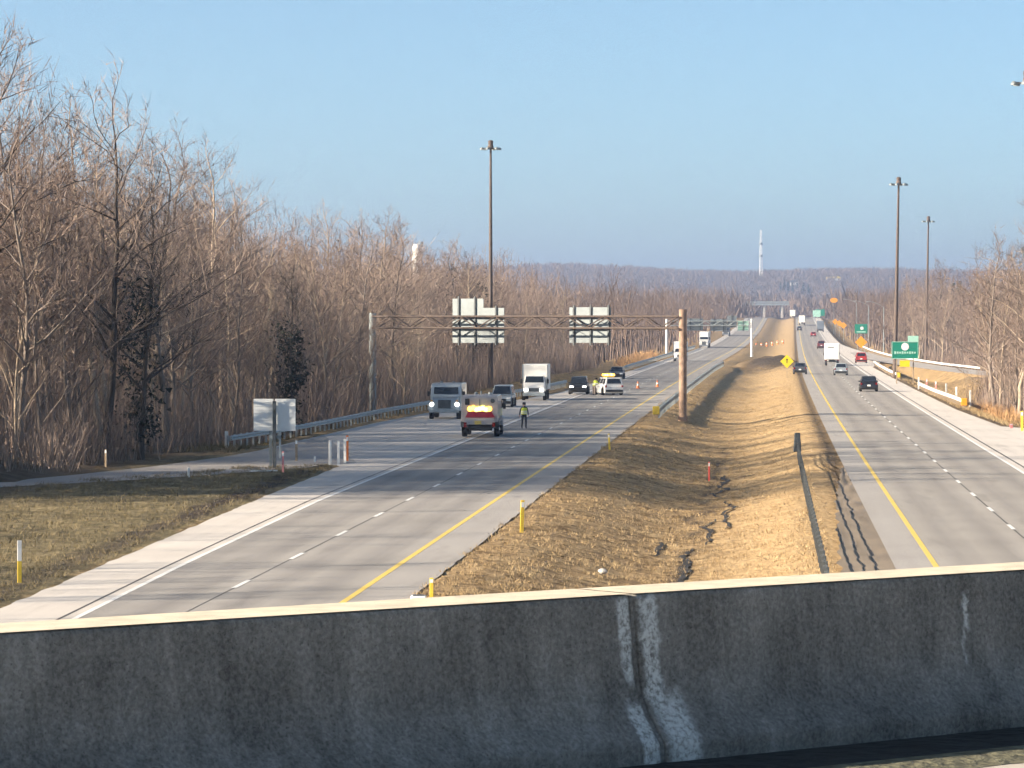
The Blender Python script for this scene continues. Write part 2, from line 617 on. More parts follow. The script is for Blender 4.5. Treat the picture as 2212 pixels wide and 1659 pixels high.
ground = tag(link('ground', gme), kind='structure')

def soil_z(u, v):
    p = Vector((u, v, 0))
    return gz_raw(u, v) + 0.10 * noise.noise(p * 0.55) + 0.06 * noise.noise(p * 1.7)


def gz_raw(u, v):
    return float(ground_z(np.array([u]), np.array([v]))[0])


# eroded gully of bare wet soil along the ditch
M['wet_soil'] = mat('wet_dark_soil', (0.022, 0.019, 0.016), 0.8, var=0.4, scale=5, bump=0.5)
for k, (va, vb, uo, wd) in enumerate(((104, 112, -3.3, 0.20), (115, 134, -2.7, 0.22), (136, 152, -2.2, 0.16), (128, 137, -3.9, 0.13), (146, 168, -1.6, 0.14), (172, 196, -2.2, 0.2))):
    b, L_, R_ = MB(), [], []
    n_ = int((vb - va) / 0.7)
    for q in range(n_ + 1):
        v = va + (vb - va) * q / n_
        u = uo + 0.5 * noise.noise(Vector((v * 0.22, k, 0))) + 0.22 * noise.noise(Vector((v * 0.9, k, 5)))
        w_ = wd * (0.55 + 0.9 * abs(noise.noise(Vector((v * 0.8, k, 9))))) * math.sin(math.pi * (q + 0.3) / (n_ + 0.6)) ** 0.5
        L_.append(RP(u - w_, v, soil_z(u - w_, v) + 0.035))
        R_.append(RP(u + w_, v, soil_z(u + w_, v) + 0.035))
    b.strip(L_, R_).build('eroded_gully', M['wet_soil'], ground)

# ------------------------------------------------------------------ roads
VS = list(np.arange(-40, 300, 5.0)) + list(np.arange(300, 800, 10.0)) + list(np.arange(800, 2560, 25.0))


def band(name, fl, fr, vs, m, z=0.0, parent=None, kind=None):
    fl_ = fl if callable(fl) else (lambda v: fl)
    fr_ = fr if callable(fr) else (lambda v: fr)
    b = MB().strip([RP(fl_(v), v, z) for v in vs], [RP(fr_(v), v, z) for v in vs])
    o = b.build(name, m, parent)
    at_ = o.data.attributes.new('lane_u', 'FLOAT', 'POINT')
    at_.data.foreach_set('value', [fl_(v) for v in vs] + [fr_(v) for v in vs])
    if kind:
        tag(o, kind=kind)
    return o


def edge_white(v):    # outer solid line of the inbound road
    return float(np.interp(v, [0, 90, 112, 151, 300], [-16.9, -17.15, -17.7, -18.35, -18.45]))


LY, LD = -11.1, -14.72       # inbound: yellow line, lane line
RY, RD, RW = 5.2, 8.85, 12.5  # outbound: yellow line, lane line, white line
FINE = sorted(set(VS + [186, 188, 190, 192, 195, 198, 203, 238, 242, 246, 250, 254]))
inbound = band('inbound_road', edge_white, LY, VS, M['lane'], kind='structure')
outbound = band('outbound_road', RY, RW, VS, M['lane_r'], kind='structure')
RAG = sorted(set(list(np.arange(70, 330, 1.3)) + [v for v in VS if v < 70 or v > 330]))
band('inner_shoulder', LY, lambda v: -9.45 + 0.12 * noise.noise(Vector((v * 0.5, 1, 0))) + 0.06 * noise.noise(Vector((v * 1.9, 2, 0))), RAG, M['shoulder_in'], 0.0, inbound)
band('inner_shoulder', 3.95, RY, VS, M['shoulder_in'], 0.0, outbound)
FINE = sorted(set(FINE + list(np.arange(70, 330, 1.3))))
band('outer_shoulder', lambda v: left_edge(v) + 0.14 * noise.noise(Vector((v * 0.5, 7, 0))) + 0.07 * noise.noise(Vector((v * 1.9, 8, 0))), edge_white, FINE, M['shoulder'], 0.0, inbound)
band('outer_shoulder', RW, right_edge, FINE, M['shoulder'], 0.0, outbound)
LINE_V = [v for v in VS if v < 2500]
band('yellow_line', LY - 0.09, LY + 0.09, LINE_V, M['mark_yellow'], 0.004, inbound)
band('yellow_line', RY - 0.09, RY + 0.09, LINE_V, M['mark_yellow'], 0.004, outbound)
band('white_line', lambda v: edge_white(v) - 0.08, lambda v: edge_white(v) + 0.08, [v for v in LINE_V if v < 175 or v > 330], M['mark_white'], 0.004, inbound)
band('white_line', RW - 0.08, RW + 0.08, LINE_V, M['mark_white'], 0.004, outbound)
band('shoulder_joint', lambda v: edge_white(v) - 0.42, lambda v: edge_white(v) - 0.34, LINE_V, M['joint'], 0.003, inbound)
band('shoulder_joint', RW + 0.42, RW + 0.54, LINE_V, M['joint'], 0.003, outbound)
band('lane_joint', LD - 0.025, LD + 0.025, LINE_V, M['joint'], 0.003, inbound)
band('lane_joint', RD - 0.03, RD + 0.03, LINE_V, M['joint'], 0.003, outbound)
band('lane_joint', edge_white(400) + 0.3, edge_white(400) + 0.36, [v for v in LINE_V if v > 200], M['joint'], 0.003, inbound)
# worn tracks left by tyres
# lane dashes: 3.05 m long every 12.19 m
dash = MB().add([(-0.075, -1.52, 0), (0.075, -1.52, 0), (0.075, 1.52, 0), (-0.075, 1.52, 0)], [(0, 1, 2, 3)])
dash_me = dash.mesh('lane_dash')
dash_me.materials.append(M['mark_white'])
for par, u0, v0 in ((inbound, LD, 103.4 - 12.19 * 3), (outbound, RD, 119.5 - 12.19 * 4)):
    for k in range(62):
        v = v0 + 12.19 * k
        o = link('lane_dash', dash_me, par)
        o.location = RP(u0, v, 0.0075)
        o.rotation_euler = (0, 0, -heading(v))
# faint lane line of the ramp lane at the left
for k in range(14):
    v = 205 + 12.19 * k
    o = link('lane_dash', dash_me, inbound)
    o.location = RP(edge_white(v), v, 0.0075)
    o.rotation_euler = (0, 0, -heading(v))

# exit ramp leaving to the left
rb = MB().strip([p + Vector((0, 0, 0.006)) for p in near_e], [p + Vector((0, 0, 0.006)) for p in far_e])
exit_ramp = tag(rb.build('exit_ramp', M['ramp']), kind='structure')
# entrance ramp joining from the right, far ahead
rb = MB().strip([RP(u, v, 0.25 if v < 700 else 0.02) for u, v in rl], [RP(u, v, 0.25 if v < 700 else 0.02) for u, v in rr])
entrance_ramp = tag(rb.build('entrance_ramp', M['ramp']), kind='structure')
eb = MB().strip([RP(u, v, 0.245 if v < 700 else 0.015) for u, v in rr], [RP(u + 3, v - 0.1, -1.2) for u, v in rr])
eb.strip([RP(u - 3, v + 0.1, -1.2) for u, v in rl[3:]], [RP(u, v, 0.245) for u, v in rl[3:]])
eb.build('embankment', gm, entrance_ramp)
# rough gravel strip on the median side of the outbound road
vsx = np.arange(60, 186, 0.9)
cols = 7
av = []
for v in vsx:
    ul = float(np.interp(v, [60, 107, 150, 185], [2.0, 2.25, 2.9, 3.8])) + 0.22 * noise.noise(Vector((v * 0.4, 3, 0)))
    zl = -0.03 - 0.10 * float(np.interp(v, [60, 185], [1, 0]))
    for k in range(cols + 1):
        t = k / cols
        rough = 0.075 * noise.noise(Vector((t * 2.2, v * 0.30, 1.0))) + 0.03 * noise.noise(Vector((t * 5, v * 1.1, 4.0)))
        av.append(RP(ul + (3.97 - ul) * t, v, zl + (-0.012 - zl) * t + rough * min(1, 4 * t * (1 - t) + 0.15 * (k == 0))))
af = [(i * (cols + 1) + k, i * (cols + 1) + k + 1, (i + 1) * (cols + 1) + k + 1, (i + 1) * (cols + 1) + k) for i in range(len(vsx) - 1) for k in range(cols)]
tag(MB().add(av, af).build('gravel_edge', M['asphalt_strip'], smooth=True), kind='structure')

# ------------------------------------------------------------------ the bridge the camera stands on
BA = math.radians(38.8)
BD = Vector((math.cos(BA), math.sin(BA), 0))       # along the parapet
BN = Vector((math.sin(BA), -math.cos(BA), 0))      # towards the camera side
B0 = Vector((-2.1, 15.1, 0))                       # front top edge where the view's left side meets it
DECK = 5.4


def BP(t, n, z):
    """along the parapet, towards the camera, height"""
    p = B0 + BD * t + BN * n
    return Vector((p.x, p.y, z))


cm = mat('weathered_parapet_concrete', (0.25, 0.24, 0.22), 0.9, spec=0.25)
g = NT(cm)
pos = g.new('ShaderNodeNewGeometry').outputs['Position']
n1 = g.noise(pos, 2.2, 5)
n2 = g.noise(pos, 46.0, 5, 0.62)
n3 = g.noise(g.mapping(pos, (1, 1, 0.07)), 9.0, 5, 0.6)
vor = g.new('ShaderNodeTexVoronoi')
vor.inputs['Scale'].default_value = 15
g.ln(pos, vor.inputs['Vector'])
pit = g.ramp(vor.outputs['Distance'], [(0.03, (0.25, 0.25, 0.25)), (0.10, (1, 1, 1))])
f = g.math('ADD', g.math('ADD', g.math('MULTIPLY', n1, 0.35), g.math('MULTIPLY', n2, 0.45)), g.math('MULTIPLY', n3, 0.25))
c = g.ramp(f, [(0.40, (0.095, 0.092, 0.084)), (0.49, (0.165, 0.158, 0.144)), (0.57, (0.23, 0.22, 0.20)), (0.68, (0.34, 0.325, 0.30))])
c = g.mix(0.55, c, pit, 'MULTIPLY')
blot = g.noise(pos, 70.0, 3, 0.6)
c = g.mix(1.0, c, g.ramp(blot, [(0.30, (0.55, 0.55, 0.55)), (0.40, (1, 1, 1))]), 'MULTIPLY')
# drip stains running down the face
drip = g.noise(g.mapping(pos, (1, 1, 0.03)), 5.5, 4, 0.7)
c = g.mix(1.0, c, g.ramp(drip, [(0.30, (0.80, 0.80, 0.79)), (0.42, (1, 1, 1))]), 'MULTIPLY')
# pale lime stains beside the joint and one streak farther along
def vdot(vec, d, off):
    n = g.new('ShaderNodeVectorMath', operation='DOT_PRODUCT')
    g.ln(vec, n.inputs[0])
    n.inputs[1].default_value = d
    return g.math('SUBTRACT', n.outputs['Value'], off)
tt = vdot(pos, tuple(BD), B0.dot(BD))
zz_n = vdot(pos, (0, 0, 1), 5.4)
edge = g.noise(pos, 11.0, 5, 0.7)
tt = g.math('ADD', tt, g.math('MULTIPLY', g.math('SUBTRACT', edge, 0.5), 0.10))
def stripe(t0, w0, w1, zr):
    d = g.math('ABSOLUTE', g.math('SUBTRACT', tt, t0))
    a = g.ramp(d, [(w0, (1, 1, 1)), (w1, (0, 0, 0))])
    b = g.ramp(g.math('ADD', zz_n, g.math('MULTIPLY', g.math('SUBTRACT', edge, 0.5), 0.2)), zr)
    return g.math('MULTIPLY', a, b)
K, W_ = (0, 0, 0), (1, 1, 1)
st = stripe(3.355, 0.022, 0.045, [(0.36, K), (0.42, W_), (0.77, W_), (0.80, K)])
st = g.math('MAXIMUM', st, stripe(3.345, 0.035, 0.06, [(0.0, W_), (0.25, W_), (0.31, K)]))
st = g.math('MAXIMUM', st, stripe(3.51, 0.035, 0.065, [(0.22, K), (0.28, W_), (0.78, W_), (0.82, K)]))
st = g.math('MAXIMUM', st, stripe(3.56, 0.06, 0.12, [(0.0, W_), (0.30, W_), (0.36, K)]))
st = g.math('MAXIMUM', st, stripe(5.63, 0.008, 0.03, [(0.50, K), (0.55, W_), (0.66, W_), (0.72, K)]))
st = g.math('MAXIMUM', st, g.math('MULTIPLY', stripe(5.60, 0.004, 0.018, [(0.34, K), (0.38, W_), (0.50, W_), (0.55, K)]), 0.6))
soft = g.ramp(g.noise(pos, 38.0, 4, 0.7), [(0.36, (0.10, 0.10, 0.10)), (0.56, W_)])
c = g.mix(g.math('MULTIPLY', g.math('MULTIPLY', st, soft), 0.85), c, (0.66, 0.68, 0.66))
g.ln(c, g.p.inputs['Base Color'])
g.bump(g.math('ADD', n2, g.math('MULTIPLY', n1, 0.5)), 0.8, 0.02)
M['parapet'] = cm
M['mortar'] = mat('pale_mortar_patch', (0.56, 0.57, 0.55), 0.9, var=0.25, scale=14, bump=0.4)
M['cap'] = mat('sunlit_pale_concrete', (0.62, 0.53, 0.40), 0.9, var=0.15, scale=5, bump=0.3)
M['deck'] = concrete('deck_concrete', (0.42, 0.38, 0.33), (0.52, 0.47, 0.41), 1.5)
M['dirt_shade'] = mat('gutter_dirt_shade', (0.012, 0.012, 0.011), 0.95, var=0.5, scale=9, bump=0.8)
M['moss'] = mat('gutter_moss', (0.105, 0.10, 0.062), 0.95, var=0.5, scale=14, bump=0.8)

parapet = thing('bridge_parapet', 'weathered grey concrete parapet of the bridge across the bottom of the view', 'parapet', (0, 0, 0))
# safety-shape section: (towards camera, height above deck)
SEC = [(0.0, 0.80), (0.045, 0.42), (0.075, 0.32), (0.125, 0.235), (0.185, 0.17), (0.23, 0.12), (0.23, -0.02), (-0.42, -0.02), (-0.42, 0.80)]
JT = 3.42      # joint position along the parapet


def segment(t0, t1, n):
    b = MB()
    ts = [t0 + (t1 - t0) * k / n for k in range(n + 1)]
    vs = []
    for t in ts:
        for q, (a, h) in enumerate(SEC):
            j = 0.006 * noise.noise(Vector((t * 3, q * 2.0, 0)))
            vs.append(BP(t, a + j, DECK + h + 0.5 * j))
    m_ = len(SEC)
    fs = [(i * m_ + k, i * m_ + (k + 1) % m_, (i + 1) * m_ + (k + 1) % m_, (i + 1) * m_ + k) for i in range(n) for k in range(m_)]
    fs += [tuple(range(m_)), tuple(n * m_ + k for k in range(m_ - 1, -1, -1))]
    return b.add(vs, fs).build('barrier_segment', cm, parapet, bevel=0.02)


segment(-30, JT - 0.012, 60)
segment(JT + 0.012, 34, 60)


seal = MB()
ts_ = [(JT - 0.010, JT + 0.010)]
prof_ = [(a - 0.012, h - 0.006) for a, h in SEC]
vs = [BP(t, a, DECK + h) for t in ts_[0] for a, h in prof_]
k_ = len(prof_)
seal.add(vs, [tuple(range(k_)), tuple(range(2 * k_ - 1, k_ - 1, -1))] + [(i, (i + 1) % k_, k_ + (i + 1) % k_, k_ + i) for i in range(k_)])
seal.build('joint_filler', M['parapet'], parapet)
# top of the wall, sunlight painted in as paler cream concrete
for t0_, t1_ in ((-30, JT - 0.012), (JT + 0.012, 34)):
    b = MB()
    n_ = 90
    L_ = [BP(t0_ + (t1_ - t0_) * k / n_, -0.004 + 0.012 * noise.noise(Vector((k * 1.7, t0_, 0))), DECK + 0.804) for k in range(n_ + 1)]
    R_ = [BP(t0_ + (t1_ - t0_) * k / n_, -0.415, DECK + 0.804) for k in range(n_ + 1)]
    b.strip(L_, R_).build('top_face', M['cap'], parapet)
# bridge deck behind the parapet
db = MB().strip([BP(t, 0.2, DECK) for t in range(-34, 39, 3)], [BP(t, 26, DECK) for t in range(-34, 39, 3)])
deck = tag(db.build('bridge_deck', M['deck']), kind='structure')
MB().strip([BP(t, -0.44, DECK - 0.03) for t in range(-34, 39, 3)], [BP(t, -0.44, DECK - 1.1) for t in range(-34, 39, 3)]).build('deck_edge', M['deck'], deck)
MB().strip([BP(t, -0.44, DECK - 0.9) for t in range(-34, 39, 3)], [BP(t, 26, DECK - 0.9) for t in range(-34, 39, 3)]).build('deck_soffit', M['deck'], deck)


def heap(name, n0, n1, hgt, m, seed, t0=-6, t1=12, steps=150):
    b = MB()
    rows = []
    for k in range(steps + 1):
        t = t0 + (t1 - t0) * k / steps
        w_ = n0 + (n1 - n0) * (0.78 + 0.25 * noise.noise(Vector((t * 1.7, seed, 0))) + 0.14 * noise.noise(Vector((t * 7, seed, 1))))
        rows.append([BP(t, n0 - 0.03, DECK + hgt * 0.8), BP(t, n0 + (w_ - n0) * 0.4, DECK + hgt * (0.8 + 0.5 * noise.noise(Vector((t * 5, seed, 3))))), BP(t, w_, DECK + 0.003)])
    vs = [p for r_ in rows for p in r_]
    fs = [(3 * i + k, 3 * i + k + 1, 3 * i + 4 + k, 3 * i + 3 + k) for i in range(steps) for k in (0, 1)]
    return tag(b.add(vs, fs).build(name, m, smooth=True), kind='stuff')


heap('gutter_dirt_shade', 0.23, 0.84, 0.035, M['dirt_shade'], 3.0)  # near-black strip: gutter dirt with the shade at the toe painted in
heap('gutter_moss', 0.74, 1.22, 0.02, M['moss'], 9.0)

# ------------------------------------------------------------------ woods
M['bark_brown'] = bark_mat('bare_twigs_brown', (0.15, 0.108, 0.09), (0.46, 0.36, 0.295))
M['bark_grey'] = bark_mat('bark_grey', (0.13, 0.105, 0.09), (0.30, 0.25, 0.21))
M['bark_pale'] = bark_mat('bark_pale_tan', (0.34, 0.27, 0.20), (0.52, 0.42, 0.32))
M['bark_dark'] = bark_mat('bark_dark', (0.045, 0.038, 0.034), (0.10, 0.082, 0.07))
M['far_wood'] = bark_mat('far_wood', (0.10, 0.075, 0.066), (0.26, 0.19, 0.15))
M['conifer'] = bark_mat('conifer_needles', (0.012, 0.035, 0.028), (0.03, 0.07, 0.045))
M['reed'] = bark_mat('dry_reed', (0.40, 0.23, 0.11), (0.62, 0.40, 0.20))


class Tree:
    """tapered trunk and limbs as tubes, twigs as slender blades"""

    def __init__(self, seed, h, spread, trunk_r, limbs, twigs, up=0.75, first=0.3, crook=0.12, sub=3, droop=0.0, lite=False):
        self.lite = lite
        self.r = random.Random(seed)
        self.wv, self.wf, self.tv, self.tf = [], [], [], []
        self.h, self.spread, self.up, self.crook, self.droop = h, spread, up, crook, droop
        self.twigs, self.sub = twigs, sub
        path = self.path(Vector((0, 0, -0.3)), Vector((0, 0, 1)), h * 0.92, 9, crook * 0.5)
        self.sweep(path, trunk_r, trunk_r * 0.18, 4 if lite else 6)
        for k in range(limbs):
            t = first + (1 - first) * ((k + self.r.random()) / limbs)
            p, d = self.at(path, t)
            a = self.r.uniform(0, 2 * math.pi)
            e = self.up * self.r.uniform(0.55, 1.25)
            dd = Vector((math.cos(a), math.sin(a), e)).normalized()
            ln = spread * (1.15 - 0.75 * t) * self.r.uniform(0.7, 1.3)
            self.limb(p, dd, ln, trunk_r * (1.05 - t * 0.8) * 0.5)
        self.limb(path[-1], Vector((0, 0, 1)), spread * 0.4, trunk_r * 0.2)

    def path(self, p, d, length, n, crook):
        out = [p.copy()]
        st = length / n
        for _ in range(n):
            d = (d + Vector((self.r.gauss(0, crook), self.r.gauss(0, crook), self.r.gauss(0, crook * 0.5) + 0.02))).normalized()
            p = p + d * st
            out.append(p.copy())
        return out

    def at(self, path, t):
        x = min(0.999, t) * (len(path) - 1)
        i = int(x)
        return path[i].lerp(path[i + 1], x - i), (path[i + 1] - path[i]).normalized()

    def sweep(self, path, r0, r1, n):
        b = len(self.wv)
        m = len(path)
        for i, p in enumerate(path):
            d = (path[min(i + 1, m - 1)] - path[max(i - 1, 0)]).normalized()
            a = d.orthogonal().normalized()
            c = d.cross(a)
            r = r0 + (r1 - r0) * (i / (m - 1)) ** 0.8
            for k in range(n):
                q = 2 * math.pi * k / n
                self.wv.append(p + a * (r * math.cos(q)) + c * (r * math.sin(q)))
        for i in range(m - 1):
            for k in range(n):
                self.wf.append((b + i * n + k, b + i * n + (k + 1) % n, b + (i + 1) * n + (k + 1) % n, b + (i + 1) * n + k))

    def limb(self, p, d, ln, r):
        path = self.path(p, d, ln, 5, self.crook * 1.3)
        if self.lite:
            self.blade(path[0], path[2], max(r, 0.03))
            self.blade(path[2], path[-1], max(r * 0.6, 0.02))
        else:
            self.sweep(path, max(r, 0.025), 0.012, 4)
        for k in range(self.twigs):
            t = 0.15 + 0.85 * (k + self.r.random()) / self.twigs
            q, dd = self.at(path, t)
            v = Vector((self.r.gauss(0, 1), self.r.gauss(0, 1), self.r.gauss(0.5 - self.droop, 0.7))).normalized()
            d2 = (dd * 0.75 + v * 0.85).normalized()
            l2 = ln * self.r.uniform(0.25, 0.55) * (1.15 - 0.4 * t)
            tip = q + d2 * l2 + Vector((0, 0, 0.08 * l2))
            self.blade(q, tip, max(0.014, r * 0.28))
            for s_ in range(self.sub):
                u = self.r.uniform(0.2, 0.95)
                q2 = q.lerp(tip, u)
                v = Vector((self.r.gauss(0, 1), self.r.gauss(0, 1), self.r.gauss(0.6 - self.droop, 0.7))).normalized()
                d3 = (d2 * 0.6 + v * 0.9).normalized()
                self.blade(q2, q2 + d3 * l2 * self.r.uniform(0.35, 0.75), 0.011)

    def blade(self, p, q, w):
        s_ = (q - p).cross(Vector((self.r.gauss(0, 1), self.r.gauss(0, 1), self.r.gauss(0, 1)))).normalized() * w
        b = len(self.tv)
        self.tv += [p - s_, p + s_, q]
        self.tf.append((b, b + 1, b + 2))

    def meshes(self, wood, twig):
        a = bpy.data.meshes.new('trunk')
        a.from_pydata([tuple(v) for v in self.wv], [], self.wf)
        a.materials.append(wood)
        a.polygons.foreach_set('use_smooth', [True] * len(a.polygons))
        b = bpy.data.meshes.new('crown')
        b.from_pydata([tuple(v) for v in self.tv], [], self.tf)
        b.materials.append(twig)
        return a, b

    def arrays(self):
        """everything as triangles, for masses of trees"""
        V = np.array([tuple(v) for v in self.wv + self.tv], dtype=np.float32)
        o = len(self.wv)
        T = []
        for f_ in self.wf:
            T += [(f_[0], f_[1], f_[2]), (f_[0], f_[2], f_[3])]
        T += [(a + o, b + o, c + o) for a, b, c in self.tf]
        return V, np.array(T, dtype=np.int32)


def mass(name, protos, pts, m, parent=None, zscale=(0.85, 1.15), sink=0.0, lean=0.0):
    """many plants as one mesh; pts = [(x, y, z, height factor)]"""
    Vs, Ts, As = [], [], []
    base = 0
    for (x, y, z, k) in pts:
        if x < -10 and y < 230 and sun_gap(x, y):
            continue
        V, T = protos[rng.integers(len(protos))]
        a = rng.uniform(0, 2 * math.pi)
        c, s_ = math.cos(a), math.sin(a)
        kz = k * rng.uniform(*zscale)
        P = np.empty_like(V)
        P[:, 0] = (V[:, 0] * c - V[:, 1] * s_) * k + x
        P[:, 1] = (V[:, 0] * s_ + V[:, 1] * c) * k + y
        P[:, 2] = V[:, 2] * kz + z - sink
        Vs.append(P)
        Ts.append(T + base)
        As.append(np.full(len(V), rng.random(), dtype=np.float32))
        base += len(V)
    me = np_mesh(name, np.concatenate(Vs), np.concatenate(Ts), np.concatenate(As))
    me.materials.append(m)
    return tag(link(name, me, parent), kind='stuff')


# prototypes: h about 14 m
PROTO = []
for k in range(9):
    h = [13.5, 15, 12, 14.5, 16, 13, 11, 15.5, 12.5][k]
    kind = k % 3
    if kind == 0:      # tall, narrow
        t = Tree(100 + k, h, 4.6, 0.16, 22, 10, up=1.5, first=0.16, sub=8)
    elif kind == 1:    # broad crown
        t = Tree(100 + k, h, 6.4, 0.22, 20, 12, up=0.9, first=0.28, crook=0.16, sub=8)
    else:              # pole wood
        t = Tree(100 + k, h, 3.6, 0.11, 20, 9, up=1.9, first=0.10, sub=8)
    PROTO.append(t)
MESH = [t.meshes(M['bark_grey'] if k % 4 else M['bark_pale'], M['bark_brown']) for k, t in enumerate(PROTO)]


def sun_gap(x, y):  # unseen gap in the wood, cut along the sun to light the gore
    d = Vector((x + 10.5, y - 186.0))
    a = d.dot(Vector((-to_sun.x, -to_sun.y)).normalized() * -1)
    b = abs(d.x * to_sun.y - d.y * to_sun.x) / math.hypot(to_sun.x, to_sun.y)
    return a > 19 and b < 4.5


def tree(label, cat_group, x, y, z, k, pk, wood=None, twig=None, name='bare_tree', rz=None):
    o = thing(name, label, 'tree', (x, y, z), rnd.uniform(0, 6.28) if rz is None else rz, cat_group)
    o.scale = (k, k, k * rnd.uniform(0.92, 1.1))
    for nm, me in zip(('trunk', 'crown'), MESH[pk]):
        c_ = link(nm, me, o)
        w_ = wood if nm == 'trunk' else twig
        if w_:
            c_.material_slots[0].link = 'OBJECT'
            c_.material_slots[0].material = w_
    return o


def gz(u, v):
    return float(ground_z(np.array([u]), np.array([v]))[0])


def left_wood(v):      # edge of the wood left of the road, road coordinates
    return float(np.interp(v, [100, 150, 176, 215, 262, 293, 330, 380, 420, 520, 700, 1000, 1600],
                           [-50, -41, -36.5, -34, -33.0, -32.5, -33, -35, -33, -29, -25.5, -25, -26]))


def right_wood(v):
    return float(np.interp(v, [200, 255, 290, 340, 400, 450, 520, 600, 800, 1000, 1600],
                           [60, 26, 20.0, 20.5, 26, 38, 31.5, 27.5, 22.5, 21.5, 22]))


def hfac(v, side):
    """height factor of the canopy along the road"""
    if side < 0:
        return float(np.interp(v, [150, 185, 240, 300, 350, 430, 600, 1600], [1.22, 1.1, 0.95, 0.93, 0.85, 0.9, 0.98, 1.0]))
    return float(np.interp(v, [250, 300, 420, 700, 1600], [0.92, 0.9, 0.95, 1.0, 1.0]))


LEFT_L = 'bare brown tree among many in the dense wood left of the highway'
RIGHT_L = 'bare brown tree among many in the wood right of the highway'
n_ind = 0
# individuals: the outer rows of the two woods
v = 152.0
while v < 470:
    for row, off in enumerate((1.0, 4.5, 8.5)):
        if row == 2 and v > 300:
            continue
        u = left_wood(v) - off + rnd.uniform(-1.4, 1.4)
        vv_ = v + rnd.uniform(-1.5, 1.5)
        pk = rnd.choice([0, 2, 3, 5, 6, 8, 1, 4, 7])
        p = RP(u, vv_)
        if sun_gap(p.x, p.y):
            continue
        tree(LEFT_L, 'trees of the wood left of the highway', p.x, p.y, gz(u, vv_), hfac(v, -1) * rnd.uniform(0.72, 1.12), pk)
        n_ind += 1
    v += 3.4 if v < 300 else 6.0
v = 268.0
while v < 760:
    for row, off in enumerate((0.5, 4.5)):
        u = right_wood(v) + off + rnd.uniform(-1.2, 1.2)
        vv_ = v + rnd.uniform(-1.5, 1.5)
        p = RP(u, vv_)
        tree(RIGHT_L, 'trees of the wood right of the highway', p.x, p.y, gz(u, vv_), hfac(v, 1) * rnd.uniform(0.75, 1.1), rnd.randrange(9))
        n_ind += 1
    v += 5.5 if v < 400 else 14
# trees that stand out
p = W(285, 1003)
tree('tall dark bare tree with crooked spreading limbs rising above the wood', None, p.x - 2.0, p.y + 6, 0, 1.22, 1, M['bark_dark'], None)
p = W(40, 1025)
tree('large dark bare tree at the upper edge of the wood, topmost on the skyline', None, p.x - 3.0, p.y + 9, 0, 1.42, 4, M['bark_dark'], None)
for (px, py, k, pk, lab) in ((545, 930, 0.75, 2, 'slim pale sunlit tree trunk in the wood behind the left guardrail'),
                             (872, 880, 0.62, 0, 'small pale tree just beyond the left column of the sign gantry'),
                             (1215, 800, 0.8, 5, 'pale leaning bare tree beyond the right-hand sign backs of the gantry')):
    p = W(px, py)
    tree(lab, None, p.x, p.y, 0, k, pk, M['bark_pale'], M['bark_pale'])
p = RP(20.5, 300)
tree('tall pale-trunked bare tree with ascending limbs beside the right guardrail', None, p.x, p.y, gz(20.5, 300), 1.06, 7, M['bark_pale'], M['bark_grey'])
p = RP(23.0, 285)
tree('broad bare tree with grey limbs cut by the right frame edge', None, p.x + 1, p.y, gz(23, 285), 1.12, 4, M['bark_grey'], None)
M['ivy'] = bark_mat('ivy_leaves', (0.012, 0.017, 0.014), (0.04, 0.048, 0.036))


def ivy_tree(label, px, py, dv, h, rad, k=0.9, pk=3, cut=0.15):
    p = W(px, py)
    p.y += dv
    u = p.x - float(curve(p.y))
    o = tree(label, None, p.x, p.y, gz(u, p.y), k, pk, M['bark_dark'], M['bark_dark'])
    n = 1500
    V = np.empty((n * 3, 3), np.float32)
    cl = []
    for q in range(26):
        t = cut + (1 - cut) * rng.random()
        a_ = rng.uniform(0, 2 * math.pi)
        R_ = rad * rng.random() * (0.35 + 0.65 * t)
        cl.append((R_ * math.cos(a_), R_ * math.sin(a_), h * t / k, rng.uniform(0.25, 0.6) * rad * 0.55))
    for q in range(n):
        x_, y_, z_, r_q = cl[rng.integers(len(cl))]
        c_ = np.array([x_, y_, z_]) + rng.normal(0, 1, 3) * np.array([r_q, r_q, r_q * 1.5])
        for e in range(3):
            V[3 * q + e] = c_ + rng.normal(0, 0.11, 3)
    me = np_mesh('ivy', V, np.arange(3 * n).reshape(-1, 3), np.repeat(rng.random(n), 3))
    me.materials.append(M['ivy'])
    link('ivy', me, o)


ivy_tree('dark ivy-covered trunk in the wood below the tall crooked tree', 283, 1000, 5, 9.5, 1.9, 0.95, 1)
ivy_tree('dark ivy-covered tree in the wood behind the left guardrail', 620, 945, 4, 6.5, 1.8, 0.8, 5)
ivy_tree('dark bushy tree standing behind the left-hand sign back of the gantry', 1010, 850, 60, 11.5, 3.6, 0.9, 4, 0.35)
# round-topped group on the left skyline
for k, (px, s_) in enumerate(((725, 1.0), (765, 1.1), (805, 1.05), (850, 1.0), (890, 0.95), (925, 0.9))):
    v_ = 430 + 18 * k
    X_ = (px - CX) / (FPX / v_)
    tree('round-topped bare tree in the row standing above the left wood skyline', 'row of round-topped skyline trees', X_, v_, 2.0, 1.12 * s_, 1 if k % 2 else 4)

